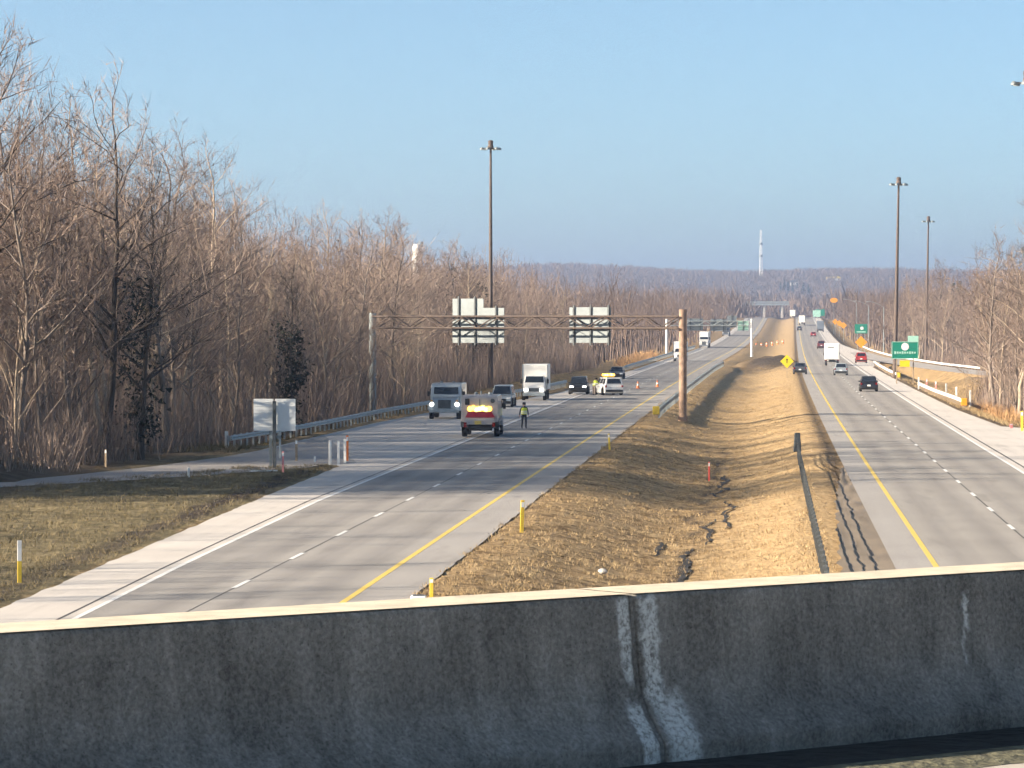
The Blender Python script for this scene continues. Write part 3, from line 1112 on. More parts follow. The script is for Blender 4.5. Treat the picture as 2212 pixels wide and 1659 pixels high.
# mass of trees behind the outer rows
low = [Tree(300 + k, [13, 14.5, 12, 15][k], 4.8, 0.13, 16, 8, up=1.4, first=0.12, sub=3, lite=True).arrays() for k in range(4)]
mid = [Tree(320 + k, [13, 14.5, 12, 15][k], 4.8, 0.2, 11, 7, up=1.3, first=0.18, sub=1, lite=True).arrays() for k in range(4)]
pts = []
v = 146.0
while v < 620:
    for off in ((11, 15, 20, 26, 33, 41) if v < 400 else (8, 13, 19, 26)):
        u = left_wood(v) - off + rnd.uniform(-2, 2)
        q = v + rnd.uniform(-2, 2)
        p = RP(u, q)
        pts.append((p.x, p.y, gz(u, q), hfac(v, -1) * rnd.uniform(0.75, 1.12)))
    v += 2.5
for k in range(26):
    v = rnd.uniform(80, 150)
    u = rnd.uniform(-62, -47)
    p = RP(u, v)
    pts.append((p.x, p.y, gz(u, v), rnd.uniform(0.7, 1.05)))
woodland_l = mass('woodland', low, pts, M['bark_brown'])
tag(woodland_l, 'dense mass of bare brown trees deep in the left wood', 'wood')
pts = []
v = 262.0
while v < 900:
    for off in (10, 16, 23, 32):
        u = right_wood(v) + off + rnd.uniform(-2.5, 2.5)
        q = v + rnd.uniform(-3, 3)
        p = RP(u, q)
        pts.append((p.x, p.y, gz(u, q), hfac(v, 1) * rnd.uniform(0.75, 1.1)))
    v += 6.5
for k in range(90):
    v = rnd.uniform(110, 262)
    u = rnd.uniform(36, 80)
    p = RP(u, v)
    pts.append((p.x, p.y, gz(u, v), rnd.uniform(0.75, 1.1)))
woodland_r = mass('woodland', low, pts, M['bark_brown'])
tag(woodland_r, 'dense mass of bare brown trees deep in the right wood', 'wood')
pts = []
for side in (-1, 1):
    v = 560.0 if side < 0 else 740.0
    while v < 2250:
        for k in range(11 if side < 0 else 9):
            off = 1.5 + 6.0 * k + rnd.uniform(-2.5, 2.5) + (k > 6) * (k - 6) * 9
            u = (left_wood(v) - off) if side < 0 else (right_wood(v) + off)
            q = v + rnd.uniform(-4, 4)
            p = RP(u, q)
            pts.append((p.x, p.y, gz(u, q), rnd.uniform(0.75, 1.12)))
        v += 8.0 if v < 1300 else 14.0
far_l = mass('far_woodland', mid, pts, M['far_wood'])
tag(far_l, 'bare woods lining both sides of the distant highway', 'wood')

# woods on the rising ground and the hills: little ragged crowns
def crownlet(seed, n=24):
    r = np.random.default_rng(seed)
    V, T = [], []
    for k in range(n):
        a = r.uniform(0, 6.28)
        rr_ = 3.2 * math.sqrt(r.random())
        z0 = r.uniform(0, 7)
        p = np.array([rr_ * math.cos(a), rr_ * math.sin(a), z0])
        q = p + np.array([r.normal(0, 1.3), r.normal(0, 1.3), r.uniform(2.5, 6.0)])
        s_ = r.normal(0, 1, 3)
        s_[2] *= 0.2
        s_ = s_ / np.linalg.norm(s_) * r.uniform(0.18, 0.5)
        b = len(V)
        V += [p - s_, p + s_, q]
        T.append((b, b + 1, b + 2))
    return np.array(V, dtype=np.float32), np.array(T, dtype=np.int32)


tiny = [crownlet(50 + k) for k in range(6)]
pts = []
for k in range(5200):
    v = 1700 + 1500 * rnd.random() ** 0.9
    X_ = rnd.uniform(-0.055 * v, 0.165 * v)
    u = X_ - float(curve(v))
    if -24 < u < 22 and v < 2330:
        continue
    pts.append((X_, v, gz(u, v), rnd.uniform(0.8, 1.35)))
for k in range(12000):
    v = 3000 + 2300 * rnd.random() ** 0.75
    X_ = rnd.uniform(-0.06 * v, 0.16 * v)
    u = X_ - float(curve(v))
    pts.append((X_, v, gz(u, v) - 1.0, rnd.uniform(0.55, 1.0)))
hill_wood = mass('hill_woodland', tiny, pts, M['far_wood'])
tag(hill_wood, 'hazy bare woods covering the far hills', 'wood')

# brush: dense stems at the foot of the woods
def brush_clump(seed, h, n, spread):
    r = np.random.default_rng(seed)
    V, T = [], []
    for k in range(n):
        p = np.array([r.normal(0, spread * 0.4), r.normal(0, spread * 0.4), -0.1])
        q = p + np.array([r.normal(0, spread * 0.55), r.normal(0, spread * 0.55), h * r.uniform(0.5, 1.0)])
        s_ = r.normal(0, 1, 3)
        s_[2] = 0
        s_ = s_ / np.linalg.norm(s_) * r.uniform(0.012, 0.03)
        b = len(V)
        V += [p - s_, p + s_, q]
        T.append((b, b + 1, b + 2))
        for _ in range(2):
            t = r.uniform(0.3, 0.8)
            m_ = p + (q - p) * t
            e = m_ + np.array([r.normal(0, 0.5), r.normal(0, 0.5), r.uniform(0.2, 0.9)]) * h * 0.28
            b = len(V)
            V += [m_ - s_ * 0.6, m_ + s_ * 0.6, e]
            T.append((b, b + 1, b + 2))
    return np.array(V, dtype=np.float32), np.array(T, dtype=np.int32)


brushes = [brush_clump(70 + k, [3.2, 2.4, 4.5, 6.5][k % 4], 24, 1.4) for k in range(8)]
pts = []
v = 150.0
while v < 560:
    for k in range(18):
        u = left_wood(v) + 1.5 - rnd.uniform(0, 1) ** 1.3 * 30
        q = v + rnd.uniform(-1.5, 1.5)
        p = RP(u, q)
        pts.append((p.x, p.y, gz(u, q), rnd.uniform(0.6, 1.3)))
    v += 2.2
b_ = mass('brush', brushes, pts, M['bark_brown'])
tag(b_, 'tangled bare brush along the foot of the left wood', 'brush')
pts = []
v = 262.0
while v < 620:
    for k in range(5):
        u = right_wood(v) - 2 + rnd.uniform(0, 12)
        q = v + rnd.uniform(-1.5, 1.5)
        p = RP(u, q)
        pts.append((p.x, p.y, gz(u, q), rnd.uniform(0.5, 1.1)))
    v += 2.5
b_ = mass('brush', brushes, pts, M['bark_brown'])
tag(b_, 'tangled bare brush along the foot of the right wood', 'brush')

# haze: pale even air
hz = bpy.data.materials.new('haze_air')
hz.use_nodes = True
nt = hz.node_tree
for n_ in list(nt.nodes):
    nt.nodes.remove(n_)
pv = nt.nodes.new('ShaderNodeVolumePrincipled')
pv.inputs['Color'].default_value = (0.37, 0.49, 0.75, 1)
pv.inputs['Density'].default_value = 1.7e-4
pv.inputs['Anisotropy'].default_value = 0.2
ot = nt.nodes.new('ShaderNodeOutputMaterial')
nt.links.new(pv.outputs[0], ot.inputs['Volume'])
hb = MB().box((0, 4500, 70), (9500, 9900, 160))
haze = tag(hb.build('haze', hz), 'thin pale haze fading the far hills', 'haze', kind='stuff')

# ------------------------------------------------------------------ guardrails
post_me = MB().box((0, 0, 0.36), (0.10, 0.15, 0.78)).mesh('post')
post_me.materials.append(M['steel'])
post_wood = MB().box((0, 0, 0.36), (0.16, 0.20, 0.80)).mesh('post')
post_wood.materials.append(M['wood'])
# W-beam section (outwards, height)
WB = [(0.0, 0.44), (0.075, 0.48), (0.075, 0.53), (0.01, 0.585), (0.075, 0.64), (0.075, 0.69), (0.0, 0.735), (-0.008, 0.735), (0.062, 0.685), (0.062, 0.645), (-0.006, 0.585), (0.062, 0.525), (0.062, 0.485), (-0.008, 0.44)]


def guardrail(label, pts, side, m=None, end=None, group=None, step=1.905, pmesh=None):
    """pts: world polyline at ground level; side: +1/-1 which way the rail faces (towards traffic)"""
    m = m or M['steel']
    # resample
    P = [pts[0]]
    for a, b in zip(pts[:-1], pts[1:]):
        n = max(1, int(round((b - a).length / step)))
        P += [a.lerp(b, (k + 1) / n) for k in range(n)]
    root = thing('guardrail', label, 'guardrail', P[0], 0, group)
    vs, fs = [], []
    nS = len(WB)
    for i, p in enumerate(P):
        d = (P[min(i + 1, len(P) - 1)] - P[max(i - 1, 0)])
        d.z = 0
        d.normalize()
        nrm = Vector((-d.y, d.x, 0)) * side
        for a, h in WB:
            vs.append(p - P[0] + nrm * (a + 0.16) + Vector((0, 0, h)))
    for i in range(len(P) - 1):
        for k in range(nS):
            fs.append((i * nS + k, i * nS + (k + 1) % nS, (i + 1) * nS + (k + 1) % nS, (i + 1) * nS + k))
    fs += [tuple(range(nS)), tuple((len(P) - 1) * nS + k for k in range(nS - 1, -1, -1))]
    MB().add(vs, fs).build('rail', m, root)
    blk = MB().box((0, 0, 0.585), (0.13, 0.10, 0.30)).mesh('spacer')
    blk.materials.append(M['wood'] if pmesh is post_wood else m)
    for i, p in enumerate(P):
        d = (P[min(i + 1, len(P) - 1)] - P[max(i - 1, 0)])
        a = math.atan2(d.y, d.x) - math.pi / 2
        o = link('post', pmesh or post_me, root)
        o.location = p - P[0]
        o.rotation_euler = (0, 0, a)
        nrm = Vector((-d.y, d.x, 0)).normalized() * side
        o2 = link('spacer', blk, root)
        o2.location = p - P[0] + nrm * 0.105
        o2.rotation_euler = (0, 0, a)
    if end is not None:
        i, em = end
        p = P[i] - P[0]
        d = (P[1] - P[0]).normalized() if i == 0 else (P[-2] - P[-1]).normalized()
        nrm = Vector((-d.y, d.x, 0)).normalized() * (side if i == 0 else -side)
        MB().box((p.x + nrm.x * 0.2 - d.x * 0.12, p.y + nrm.y * 0.2 - d.y * 0.12, p.z + 0.56), (0.52, 0.16, 0.62), math.atan2(d.y, d.x) - math.pi / 2).build('end_terminal', em, root, bevel=0.03)
    return root


gl = [W(492, 969), W(560, 957), W(640, 943), W(720, 927), W(800, 909), W(860, 897), W(925, 885)]
gl += [RP(-27.4, 300), RP(-25.2, 330), RP(-23.2, 360), RP(-22.4, 400)]
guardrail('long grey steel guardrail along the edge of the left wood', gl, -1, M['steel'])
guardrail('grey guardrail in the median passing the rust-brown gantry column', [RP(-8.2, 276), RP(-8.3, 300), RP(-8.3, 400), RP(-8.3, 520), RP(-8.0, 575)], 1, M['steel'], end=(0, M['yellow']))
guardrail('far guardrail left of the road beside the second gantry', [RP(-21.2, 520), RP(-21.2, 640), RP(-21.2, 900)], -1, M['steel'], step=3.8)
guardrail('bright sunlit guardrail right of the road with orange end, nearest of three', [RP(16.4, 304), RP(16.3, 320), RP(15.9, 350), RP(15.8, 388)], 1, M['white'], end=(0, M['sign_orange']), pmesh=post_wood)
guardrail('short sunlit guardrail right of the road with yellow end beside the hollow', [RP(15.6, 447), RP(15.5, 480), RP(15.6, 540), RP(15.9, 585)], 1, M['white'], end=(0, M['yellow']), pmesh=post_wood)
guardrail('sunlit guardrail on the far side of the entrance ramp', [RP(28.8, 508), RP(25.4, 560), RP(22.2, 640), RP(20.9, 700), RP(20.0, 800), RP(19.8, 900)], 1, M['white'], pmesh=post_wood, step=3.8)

# cable barrier in the median, seen almost end-on
root = thing('cable_barrier', 'dark cable barrier in the median seen end-on beside the straw grass', 'barrier', RP(1.75, 203))
o0 = root.location.copy()
cp = MB().box((0, 0, 0.5), (0.07, 0.06, 1.0)).mesh('post')
cp.materials.append(M['steel_dark'])
vs_ = np.arange(203, 60, -2.4)
for v in vs_:
    o = link('post', cp, root)
    o.location = RP(1.75, v, gz(1.75, v) - float(zroad(v)) - 0.05) - o0
for h in (0.55, 0.72, 0.90):
    b = MB()
    for a_, c_ in zip(vs_[:-1:4], list(vs_[4::4]) + [vs_[-1]]):
        b.tube(RP(1.75, a_, gz(1.75, a_) + h - 0.05) - o0, RP(1.75, c_, gz(1.75, c_) + h - 0.05) - o0, 0.022, n=5, cap=False)
    b.build('cable', M['steel_dark'], root)
MB().box((0, 0.35, 0.62), (0.42, 0.5, 1.05), 0, 0.7).build('anchor_post', M['steel_dark'], root, bevel=0.03)

# ------------------------------------------------------------------ sign gantry over the inbound road
def gantry(label, A, B, zc, hA, hB, rA, rB, matA, matB, mt, panels, th=0.9, bay=1.5):
    d = (B - A)
    d.z = 0
    span = d.length
    d.normalize()
    nrm = Vector((-d.y, d.x, 0))
    if nrm.y < 0:
        nrm = -nrm
    root = thing('sign_gantry', label, 'sign gantry', A)
    MB().lathe((0, 0, -0.3), (0, 0, 1), [(0, rA * 1.25), (0.4, rA * 1.25), (0.42, rA), (hA + 0.3, rA * 0.97)], 20).build('column', matA, root, smooth=False)
    lb = B - A
    MB().lathe((lb.x, lb.y, lb.z - 0.3), (0, 0, 1), [(0, rB * 1.25), (0.4, rB * 1.25), (0.42, rB), (hB + 0.3, rB * 0.97)], 20).build('column', matB, root)
    chords = []
    for dz in (0, th):
        for off in (-0.45, 0.45):
            p0 = nrm * off + Vector((0, 0, zc + dz - A.z)) + d * 0.2
            p1 = nrm * off + Vector((0, 0, zc + dz - A.z)) + d * (span - 0.2)
            MB().tube(p0, p1, 0.085, n=8).build('chord', mt, root)
    n = int(span / bay)
    for off in (-0.45, 0.45):
        for k in range(n):
            a_ = d * (0.2 + (span - 0.4) * k / n) + nrm * off
            b_ = d * (0.2 + (span - 0.4) * (k + 1) / n) + nrm * off
            z0, z1 = (zc, zc + th) if k % 2 == 0 else (zc + th, zc)
            MB().tube(a_ + Vector((0, 0, z0 - A.z)), b_ + Vector((0, 0, z1 - A.z)), 0.05, n=6).build('diagonal', mt, root)
    for k in range(n + 1):
        a_ = d * (0.2 + (span - 0.4) * k / n)
        for dz in (0, th):
            MB().tube(a_ - nrm * 0.45 + Vector((0, 0, zc + dz - A.z)), a_ + nrm * 0.45 + Vector((0, 0, zc + dz - A.z)), 0.025, n=5).build('cross_brace', mt, root)
    for (t0, t1, z0, z1, tab, pm, posts) in panels:
        mid = d * ((t0 + t1) / 2) + nrm * 0.72
        w_ = t1 - t0
        rz = math.atan2(d.y, d.x)
        sp = MB().box((mid.x, mid.y, (z0 + z1) / 2 - A.z), (w_, 0.05, z1 - z0), rz).build('sign_panel', pm, root)
        # back of a panel made of planks: faint ribs
        nr = max(2, int((z1 - z0) / 0.3))
        rb_ = MB()
        for q in range(1, nr):
            rb_.box((mid.x - nrm.x * 0.03, mid.y - nrm.y * 0.03, z0 + (z1 - z0) * q / nr - A.z), (w_ - 0.02, 0.02, 0.035), rz)
        rb_.build('panel_rib', pm, sp)
        if tab:
            a0, a1, h_ = tab
            tm = d * ((a0 + a1) / 2) + nrm * 0.72
            MB().box((tm.x, tm.y, z1 + h_ / 2 + 0.004 - A.z), (a1 - a0, 0.05, h_), rz).build('exit_tab', pm, root)
        for pt in posts:
            q = d * pt + nrm * 0.64
            top = z1 + (tab[2] if tab and tab[0] <= pt <= tab[1] else 0) + 0.18
            MB().box((q.x, q.y, (z0 - 0.18 + top) / 2 - A.z), (0.13, 0.10, top - z0 + 0.18), rz).build('sign_post', M['steel_dark'], root)
    return root


GA, GB = W(805, 892), W(1475, 901)
s1 = 27.8
def gt(px):
    return (px - 805) / (1475 - 805) * (GB - GA).length
def gzz(py):
    return EYE + (HZ - py) / s1
gantry('long sign gantry with rust-brown truss spanning the inbound lanes', GA, GB, 6.72, 7.9, 8.15, 0.29, 0.30, M['column_grey'], M['column_rust'], M['steel_rust'],
       [(gt(974), gt(1087), gzz(741), gzz(665), (gt(974), gt(1042), 0.72), M['aluminium'], (gt(988), gt(1024), gt(1070))),
        (gt(1228), gt(1316), gzz(740), gzz(664), None, M['aluminium'], (gt(1238), gt(1274), gt(1312)))])
cap = MB().lathe((GB.x - GA.x, GB.y - GA.y, 8.16), (0, 0, 1), [(0, 0.33), (0.06, 0.33), (0.10, 0.1)], 20)
ga2, gb2 = RP(-22.6, 742), RP(-5.4, 742)
gantry('farther sign gantry with pale columns beyond the first', ga2, gb2, 6.0, 7.3, 7.3, 0.24, 0.24, M['white'], M['white'], M['steel'],
       [(4.2, 7.4, 5.0, 7.4, None, M['aluminium'], (4.8, 6.8)), (8.9, 12.2, 4.9, 7.3, None, M['aluminium'], (9.6, 11.5)),
        (12.3, 14.2, 5.6, 8.0, None, M['aluminium'], (13.2,)), (14.4, 16.6, 5.0, 7.0, None, M['green_pale'], (15.5,))])

# ------------------------------------------------------------------ ground signs
def ground_sign(name, label, loc, w, h, zb, m_face, m_back, posts, rz=0.0, cat='sign', pm=None):
    root = thing(name, label, cat, loc, rz)
    for x in posts:
        MB().box((x, 0.07, (zb + h) / 2 - 0.2), (0.13, 0.10, zb + h + 0.3)).build('post', pm or M['steel'], root)
    MB().box((0, 0, zb + h / 2), (w, 0.04, h)).build('panel', m_face, root, bevel=0.015)
    return root


# two-leaf sign seen from behind, in the gore
p = W(593, 1011)
r_ = thing('exit_gore_sign', 'large pale sign back with two panels on dark post where the ramp leaves', 'sign', p)
for x0, x1, a_ in ((-1.05, -0.06, 0.06), (0.02, 1.05, -0.10)):
    q = MB().box(((x0 + x1) / 2, 0, 2.66), (x1 - x0, 0.05, 1.6), a_).build('panel', M['sign_white'], r_)
    rb_ = MB()
    for k in range(1, 9):
        rb_.box(((x0 + x1) / 2, -0.03, 1.86 + 1.6 * k / 9), (x1 - x0 - 0.06, 0.015, 0.025), a_)
    rb_.build('panel_rib', M['sign_white'], q)
MB().box((0.0, -0.14, 1.6), (0.17, 0.17, 3.5)).build('post', M['steel_dark'], r_)
MB().box((-0.20, 0.10, 1.2), (0.14, 0.12, 2.6)).build('post', M['aluminium'], r_)
MB().box((0.26, 0.10, 1.5), (0.10, 0.10, 2.0)).build('post', M['steel'], r_)
MB().box((0.03, -0.02, 1.55), (0.60, 0.10, 0.16)).build('crosspiece', M['aluminium'], r_)

# green exit sign on the right
p = RP(15.9, 419)
p = Vector(((1955 - CX) * 419 / FPX, 419, gz(15.9, 419)))
r_ = ground_sign('exit_sign', 'green exit sign with white circle and yellow plaque beside the outbound road', p, 3.06, 1.95, 2.85, M['green_sign'], M['aluminium'], (-0.95, 0.95), pm=M['wood'])
zt = 2.85
MB().box((0.93, 0.0, zt + 1.95 + 0.34), (1.2, 0.04, 0.66)).build('exit_tab', M['green_pale'], r_, bevel=0.01)
for bx, bz, bw, bh in ((0, zt + 1.93, 3.0, 0.06), (0, zt + 0.03, 3.0, 0.06), (-1.48, zt + 0.97, 0.06, 1.84), (1.48, zt + 0.97, 0.06, 1.84)):
    MB().box((bx, -0.028, bz), (bw, 0.012, bh)).build('border', M['green_pale'], r_)
MB().lathe((0.0, -0.02, zt + 1.38), (0, -1, 0), [(0, 0.44), (0.02, 0.44)], 24).build('route_shield', M['sign_white'], r_)
for k in range(9):
    MB().box((-1.12 + 0.28 * k, -0.03, zt + 0.70), (0.19, 0.012, 0.30 - 0.05 * (k % 3))).build('legend_bar', M['green_pale'], r_)
MB().box((-0.05, -0.125, 2.3), (1.15, 0.02, 0.72)).build('advisory_plaque', M['sign_yellow'], r_)
p = Vector(((1860 - CX) * 900 / FPX, 900, gz(19.6, 900)))
r_ = ground_sign('exit_sign', 'smaller green sign with white circle farther along the entrance ramp', p, 3.1, 2.3, 4.6, M['green_sign'], M['aluminium'], (-0.9, 0.9))
MB().lathe((0.2, -0.02, 5.9), (0, -1, 0), [(0, 0.42), (0.02, 0.42)], 20).build('route_shield', M['sign_white'], r_)
MB().box((0.0, -0.03, 5.0), (2.2, 0.012, 0.28)).build('legend_bar', M['green_pale'], r_)
for (px, lab, w_, m_) in ((1764, 'tiny pale sign far down the outbound road', 3.4, M['green_pale']), (1771, 'tiny green sign far down the outbound road', 4.2, M['green_sign'])):
    v_ = 1600 + (px - 1764) * 6
    p = Vector(((px - CX) * v_ / FPX, v_, float(zroad(v_))))
    ground_sign('far_sign', lab, p, w_, 2.9, 2.4, m_, M['aluminium'], (-1.0, 1.0))

# diamond warning signs
def diamond(label, loc, size, zc, m, pm=None, name='warning_sign', tilt=0.0):
    root = thing(name, label, 'sign', loc, tilt)
    MB().box((0, 0.05, zc / 2), (0.09, 0.07, zc + 0.5)).build('post', pm or M['steel'], root)
    R_ = size * 0.7071
    fr = [(0, -0.03, zc - R_), (R_, -0.03, zc), (0, -0.03, zc + R_), (-R_, -0.03, zc)]
    MB().add(fr + [(x, 0.0, z) for x, y, z in fr], [(0, 1, 2, 3), (7, 6, 5, 4), (0, 4, 5, 1), (1, 5, 6, 2), (2, 6, 7, 3), (3, 7, 4, 0)]).build('panel', m, root)
    return root


p = Vector(((1700 - CX) * 470 / FPX, 470, gz(2.2, 470)))
dsign = diamond('yellow diamond warning sign in the median at the dark soil mound', p, 1.22, 2.1, M['sign_yellow'], M['wood'])
MB().box((0, -0.035, 2.12), (0.10, 0.01, 0.5)).build('arrow_symbol', M['black'], dsign)
for a_ in (-1, 1):
    MB().add([(0, -0.038, 2.48), (a_ * 0.17, -0.038, 2.28), (a_ * 0.09, -0.038, 2.24), (0, -0.038, 2.34)], [(0, 1, 2, 3)]).build('arrow_symbol', M['black'], dsign)
for px, v_, zc, lab in ((1860, 640, 5.4, 'orange diamond road-work sign standing behind the red car on the shoulder'),
                        (1822, 1100, 4.5, 'lowest and nearest of the three orange signs along the outbound shoulder'),
                        (1813, 1180, 4.6, 'middle one of the three orange signs along the outbound shoulder'),
                        (1804, 1260, 4.4, 'farthest of the three orange signs along the outbound shoulder')):
    p = Vector(((px - CX) * v_ / FPX, v_, float(zroad(v_))))
    diamond(lab, p, 1.5 if v_ < 700 else 1.45, zc if v_ > 700 else 3.3, M['sign_orange'])
p = Vector(((1801 - CX) * 1300 / FPX, 1300, float(zroad(1300))))
r_ = thing('orange_board', 'small oval orange board on a tall pole above the right wood', 'sign', p)
MB().tube((0, 0, -0.3), (0, 0, 11), 0.14, 0.09).build('pole', M['steel_dark'], r_)
MB().lathe((0, -0.15, 11.6), (0, -1, 0), [(0, 0.9), (0.05, 0.9)], 20).build('board', M['sign_orange'], r_).scale = (1.5, 1, 1)

# ------------------------------------------------------------------ marker posts, stakes, cones
def marker(label, loc, h, w, top, bottom=None, split=0.5, name='marker_post', group=None, lean=0.0):
    root = thing(name, label, 'marker post', loc, rnd.uniform(-0.2, 0.2), group)
    root.rotation_euler[1] = lean
    if bottom:
        MB().box((0, 0, h * split / 2 - 0.05), (w, 0.05, h * split + 0.1)).build('lower_part', bottom, root, bevel=0.008)
        MB().box((0, 0, h * (1 + split) / 2 + 0.001), (w * 1.03, 0.053, h * (1 - split))).build('upper_part', top, root, bevel=0.008)
    else:
        b = MB().box((0, 0, h / 2 - 0.05), (w, 0.05, h + 0.1))
        b.build('blade', top, root, bevel=0.008)
        MB().box((0, -0.028, h * 0.86), (w * 0.8, 0.006, h * 0.16)).build('reflector', M['sign_white'], root)
    return root


marker('white-topped yellow marker post in the grass at the left frame edge', W(41, 1257), 1.17, 0.12, M['plastic_white'], M['yellow'])
q = W(1127, 1148); q.z = gz(-8.4, 129) - 0.0
marker('nearest yellow marker post in the median by the inbound shoulder', q, 1.14, 0.13, M['yellow'], lean=0.03)
q = W(1317, 973); q.z = gz(-8.6, 208)
marker('second yellow marker post in the median, farther up the shoulder', q, 0.98, 0.11, M['yellow'], lean=-0.05)
q = W(1532, 1000); q.z = gz(-2.9, 190)
marker('thin red stake standing in the median ditch', q, 1.0, 0.07, M['red_stake'])
q = W(932, 1297); q.z = gz(-9.0, 97.5)
marker('yellow post beside a white block just above the parapet', q, 0.6, 0.1, M['yellow'])
r_ = thing('drain_inlet', 'small white concrete block at the shoulder just above the parapet', 'drain', q + Vector((-0.35, 0.05, 0)))
MB().box((0, 0, 0.03), (0.42, 0.5, 0.18)).build('block', M['plastic_white'], r_, bevel=0.03)
MB().box((0, 0, 0.13), (0.28, 0.34, 0.02)).build('grate', M['steel_dark'], r_)
for px, py, h, m_, lab in ((713, 1006, 1.3, M['plastic_white'], 'leftmost of the three white marker posts at the tip of the gore'),
                           (731, 1004, 1.22, M['plastic_white'], 'middle one of the three white marker posts at the gore tip'),
                           (745, 1001, 1.25, M['plastic_white'], 'white marker post at the gore tip next to the orange one'),
                           (750, 996, 1.35, M['orange'], 'orange marker post at the tip of the gore'),
                           (640, 996, 1.15, M['wood'], 'brown wooden post on the ramp side of the gore'),
                           (680, 999, 0.32, M['plastic_white'], 'short white stub in the gore behind the white marker posts'),
                           (407, 1031, 0.46, M['plastic_white'], 'small pale post at the edge of the exit ramp'),
                           (611, 1022, 1.05, M['pink'], 'red ribboned stake beside the large pale sign back'),
                           (228, 1009, 0.9, M['wood'], 'thin brown stake at the dark foot of the left wood')):
    marker(lab, W(px, py), h, 0.13 if h > 1.1 else 0.10, m_)
for k, (px, py, m_) in enumerate(((1969, 842, M['plastic_white']), (1986, 847, M['pink']), (2005, 853, M['pink']), (2027, 859, M['plastic_white']), (2048, 868, M['plastic_white']), (2077, 877, M['plastic_white']))):
    lab = ['first', 'second', 'third', 'fourth', 'fifth', 'sixth'][k] + ' of six small posts behind the nearest right guardrail, counted from its far end'
    q = W(px, py)
    q.x += 0.75
    marker(lab, q, 1.35, 0.16, m_, group='posts behind the right guardrail')
marker('tall pale yellow post at the right frame edge', W(2208, 931), 1.32, 0.16, M['yellow'])
marker('little pink flag stake near the right frame edge', W(2185, 925), 0.3, 0.22, M['pink'])
q = W(497, 971)
marker('white end post where the long left guardrail starts', W(489, 968), 0.98, 0.2, M['plastic_white'])
# a broken white plastic strip lying in the grass
r_ = thing('litter_strip', 'broken white plastic strip lying in the gore grass', 'litter', W(568, 1020))
b = MB().box((-0.2, 0, 0.05), (0.85, 0.22, 0.06), 0.1)
b.build('strip', M['plastic_white'], r_)
MB().box((0.42, 0.3, 0.06), (0.5, 0.2, 0.05), 0.6).build('strip', M['plastic_white'], r_)
# traffic cones
def cone(label, loc):
    r = thing('traffic_cone', label, 'cone', loc, 0, 'cones on the inbound road')
    MB().box((0, 0, 0.02), (0.42, 0.42, 0.05)).build('base', M['orange'], r)
    MB().lathe((0, 0, 0.04), (0, 0, 1), [(0, 0.17), (0.28, 0.12)], 14).build('cone_body', M['orange'], r)
    MB().lathe((0, 0, 0.32), (0, 0, 1), [(0, 0.122), (0.17, 0.09)], 14).build('reflective_collar', M['sign_white'], r)
    MB().lathe((0, 0, 0.49), (0, 0, 1), [(0, 0.088), (0.26, 0.035)], 14).build('cone_tip', M['orange'], r)


cone('orange traffic cone nearer the white police car', W(1378, 839))
cone('orange traffic cone nearer the rust-brown gantry column', W(1420, 836))

# ------------------------------------------------------------------ lamps
def high_mast(label, loc, h, tilt=0.0):
    r = thing('high_mast_light', label, 'light mast', loc, 0)
    r.rotation_euler[1] = tilt
    MB().lathe((0, 0, -0.4), (0, 0, 1), [(0, 0.42), (0.6, 0.42), (0.62, 0.28), (h * 0.5, 0.21), (h + 0.4, 0.12)], 14).build('mast', M['steel_rust'], r, smooth=False)
    MB().lathe((0, 0, h - 0.1), (0, 0, 1), [(0, 0.30), (0.25, 0.34), (0.5, 0.26), (0.9, 0.30), (1.0, 0.12)], 12).build('hoist_head', M['steel_rust'], r)
    MB().lathe((0, 0, h - 0.05), (0, 0, 1), [(0, 0.62), (0.06, 0.62)], 20).build('ring', M['steel_dark'], r)
    for k in range(6):
        a_ = 2 * math.pi * k / 6 + 0.2
        ca, sa = math.cos(a_), math.sin(a_)
        l = MB().tube((0.3 * ca, 0.3 * sa, h), (0.85 * ca, 0.85 * sa, h + 0.02), 0.04).build('arm', M['steel_dark'], r)
        MB().lathe((0.98 * ca, 0.98 * sa, h - 0.18), (0, 0, 1), [(0, 0.24), (0.14, 0.24), (0.28, 0.10)], 12).build('luminaire', M['aluminium'], l)
    return r


high_mast('tall dark light mast rising behind the sign gantry', Vector(((1060 - CX) * 407 / FPX, 407, -0.3)), 26.6)
high_mast('taller light mast beside the green exit sign', Vector(((1933 - CX) * 458 / FPX, 458, gz(15.3, 458))), 23.6 + 0.6, 0.018)
high_mast('shorter light mast behind the entrance ramp', Vector(((2000 - CX) * 645 / FPX, 645, gz(26, 645))), 24.2 + 0.3, 0.016)
high_mast('light mast head at the top right frame edge', Vector(((2219 - CX) * 261 / FPX, 261, gz(27, 261))), 24.2, -0.002)
for k, (px, v_, h, lab) in enumerate(((1850, 1080, 11.5, 'farthest of the three curved-arm street lamps'), (1876, 933, 10.8, 'middle one of the three curved-arm street lamps'), (1909, 800, 10.2, 'nearest of the three curved-arm street lamps'))):
    r = thing('street_lamp', lab, 'street lamp', Vector(((px - CX) * v_ / FPX, v_, float(zroad(v_)))), 0, 'street lamps along the entrance ramp')
    MB().lathe((0, 0, -0.3), (0, 0, 1), [(0, 0.17), (0.5, 0.17), (h, 0.09)], 10).build('pole', M['aluminium'], r)
    b = MB()
    arc = [Vector((-3.3 * t, 0, h - 0.35 + 1.25 * math.sin(t * math.pi / 2))) for t in (0, 0.25, 0.5, 0.75, 1.0)]
    for a_, c_ in zip(arc[:-1], arc[1:]):
        b.tube(a_, c_, 0.06, n=6)
    ar = b.build('arm', M['aluminium'], r)
    MB().box((-3.55, 0, h + 0.86), (0.75, 0.26, 0.16)).build('lamp_head', M['steel'], ar, bevel=0.04)

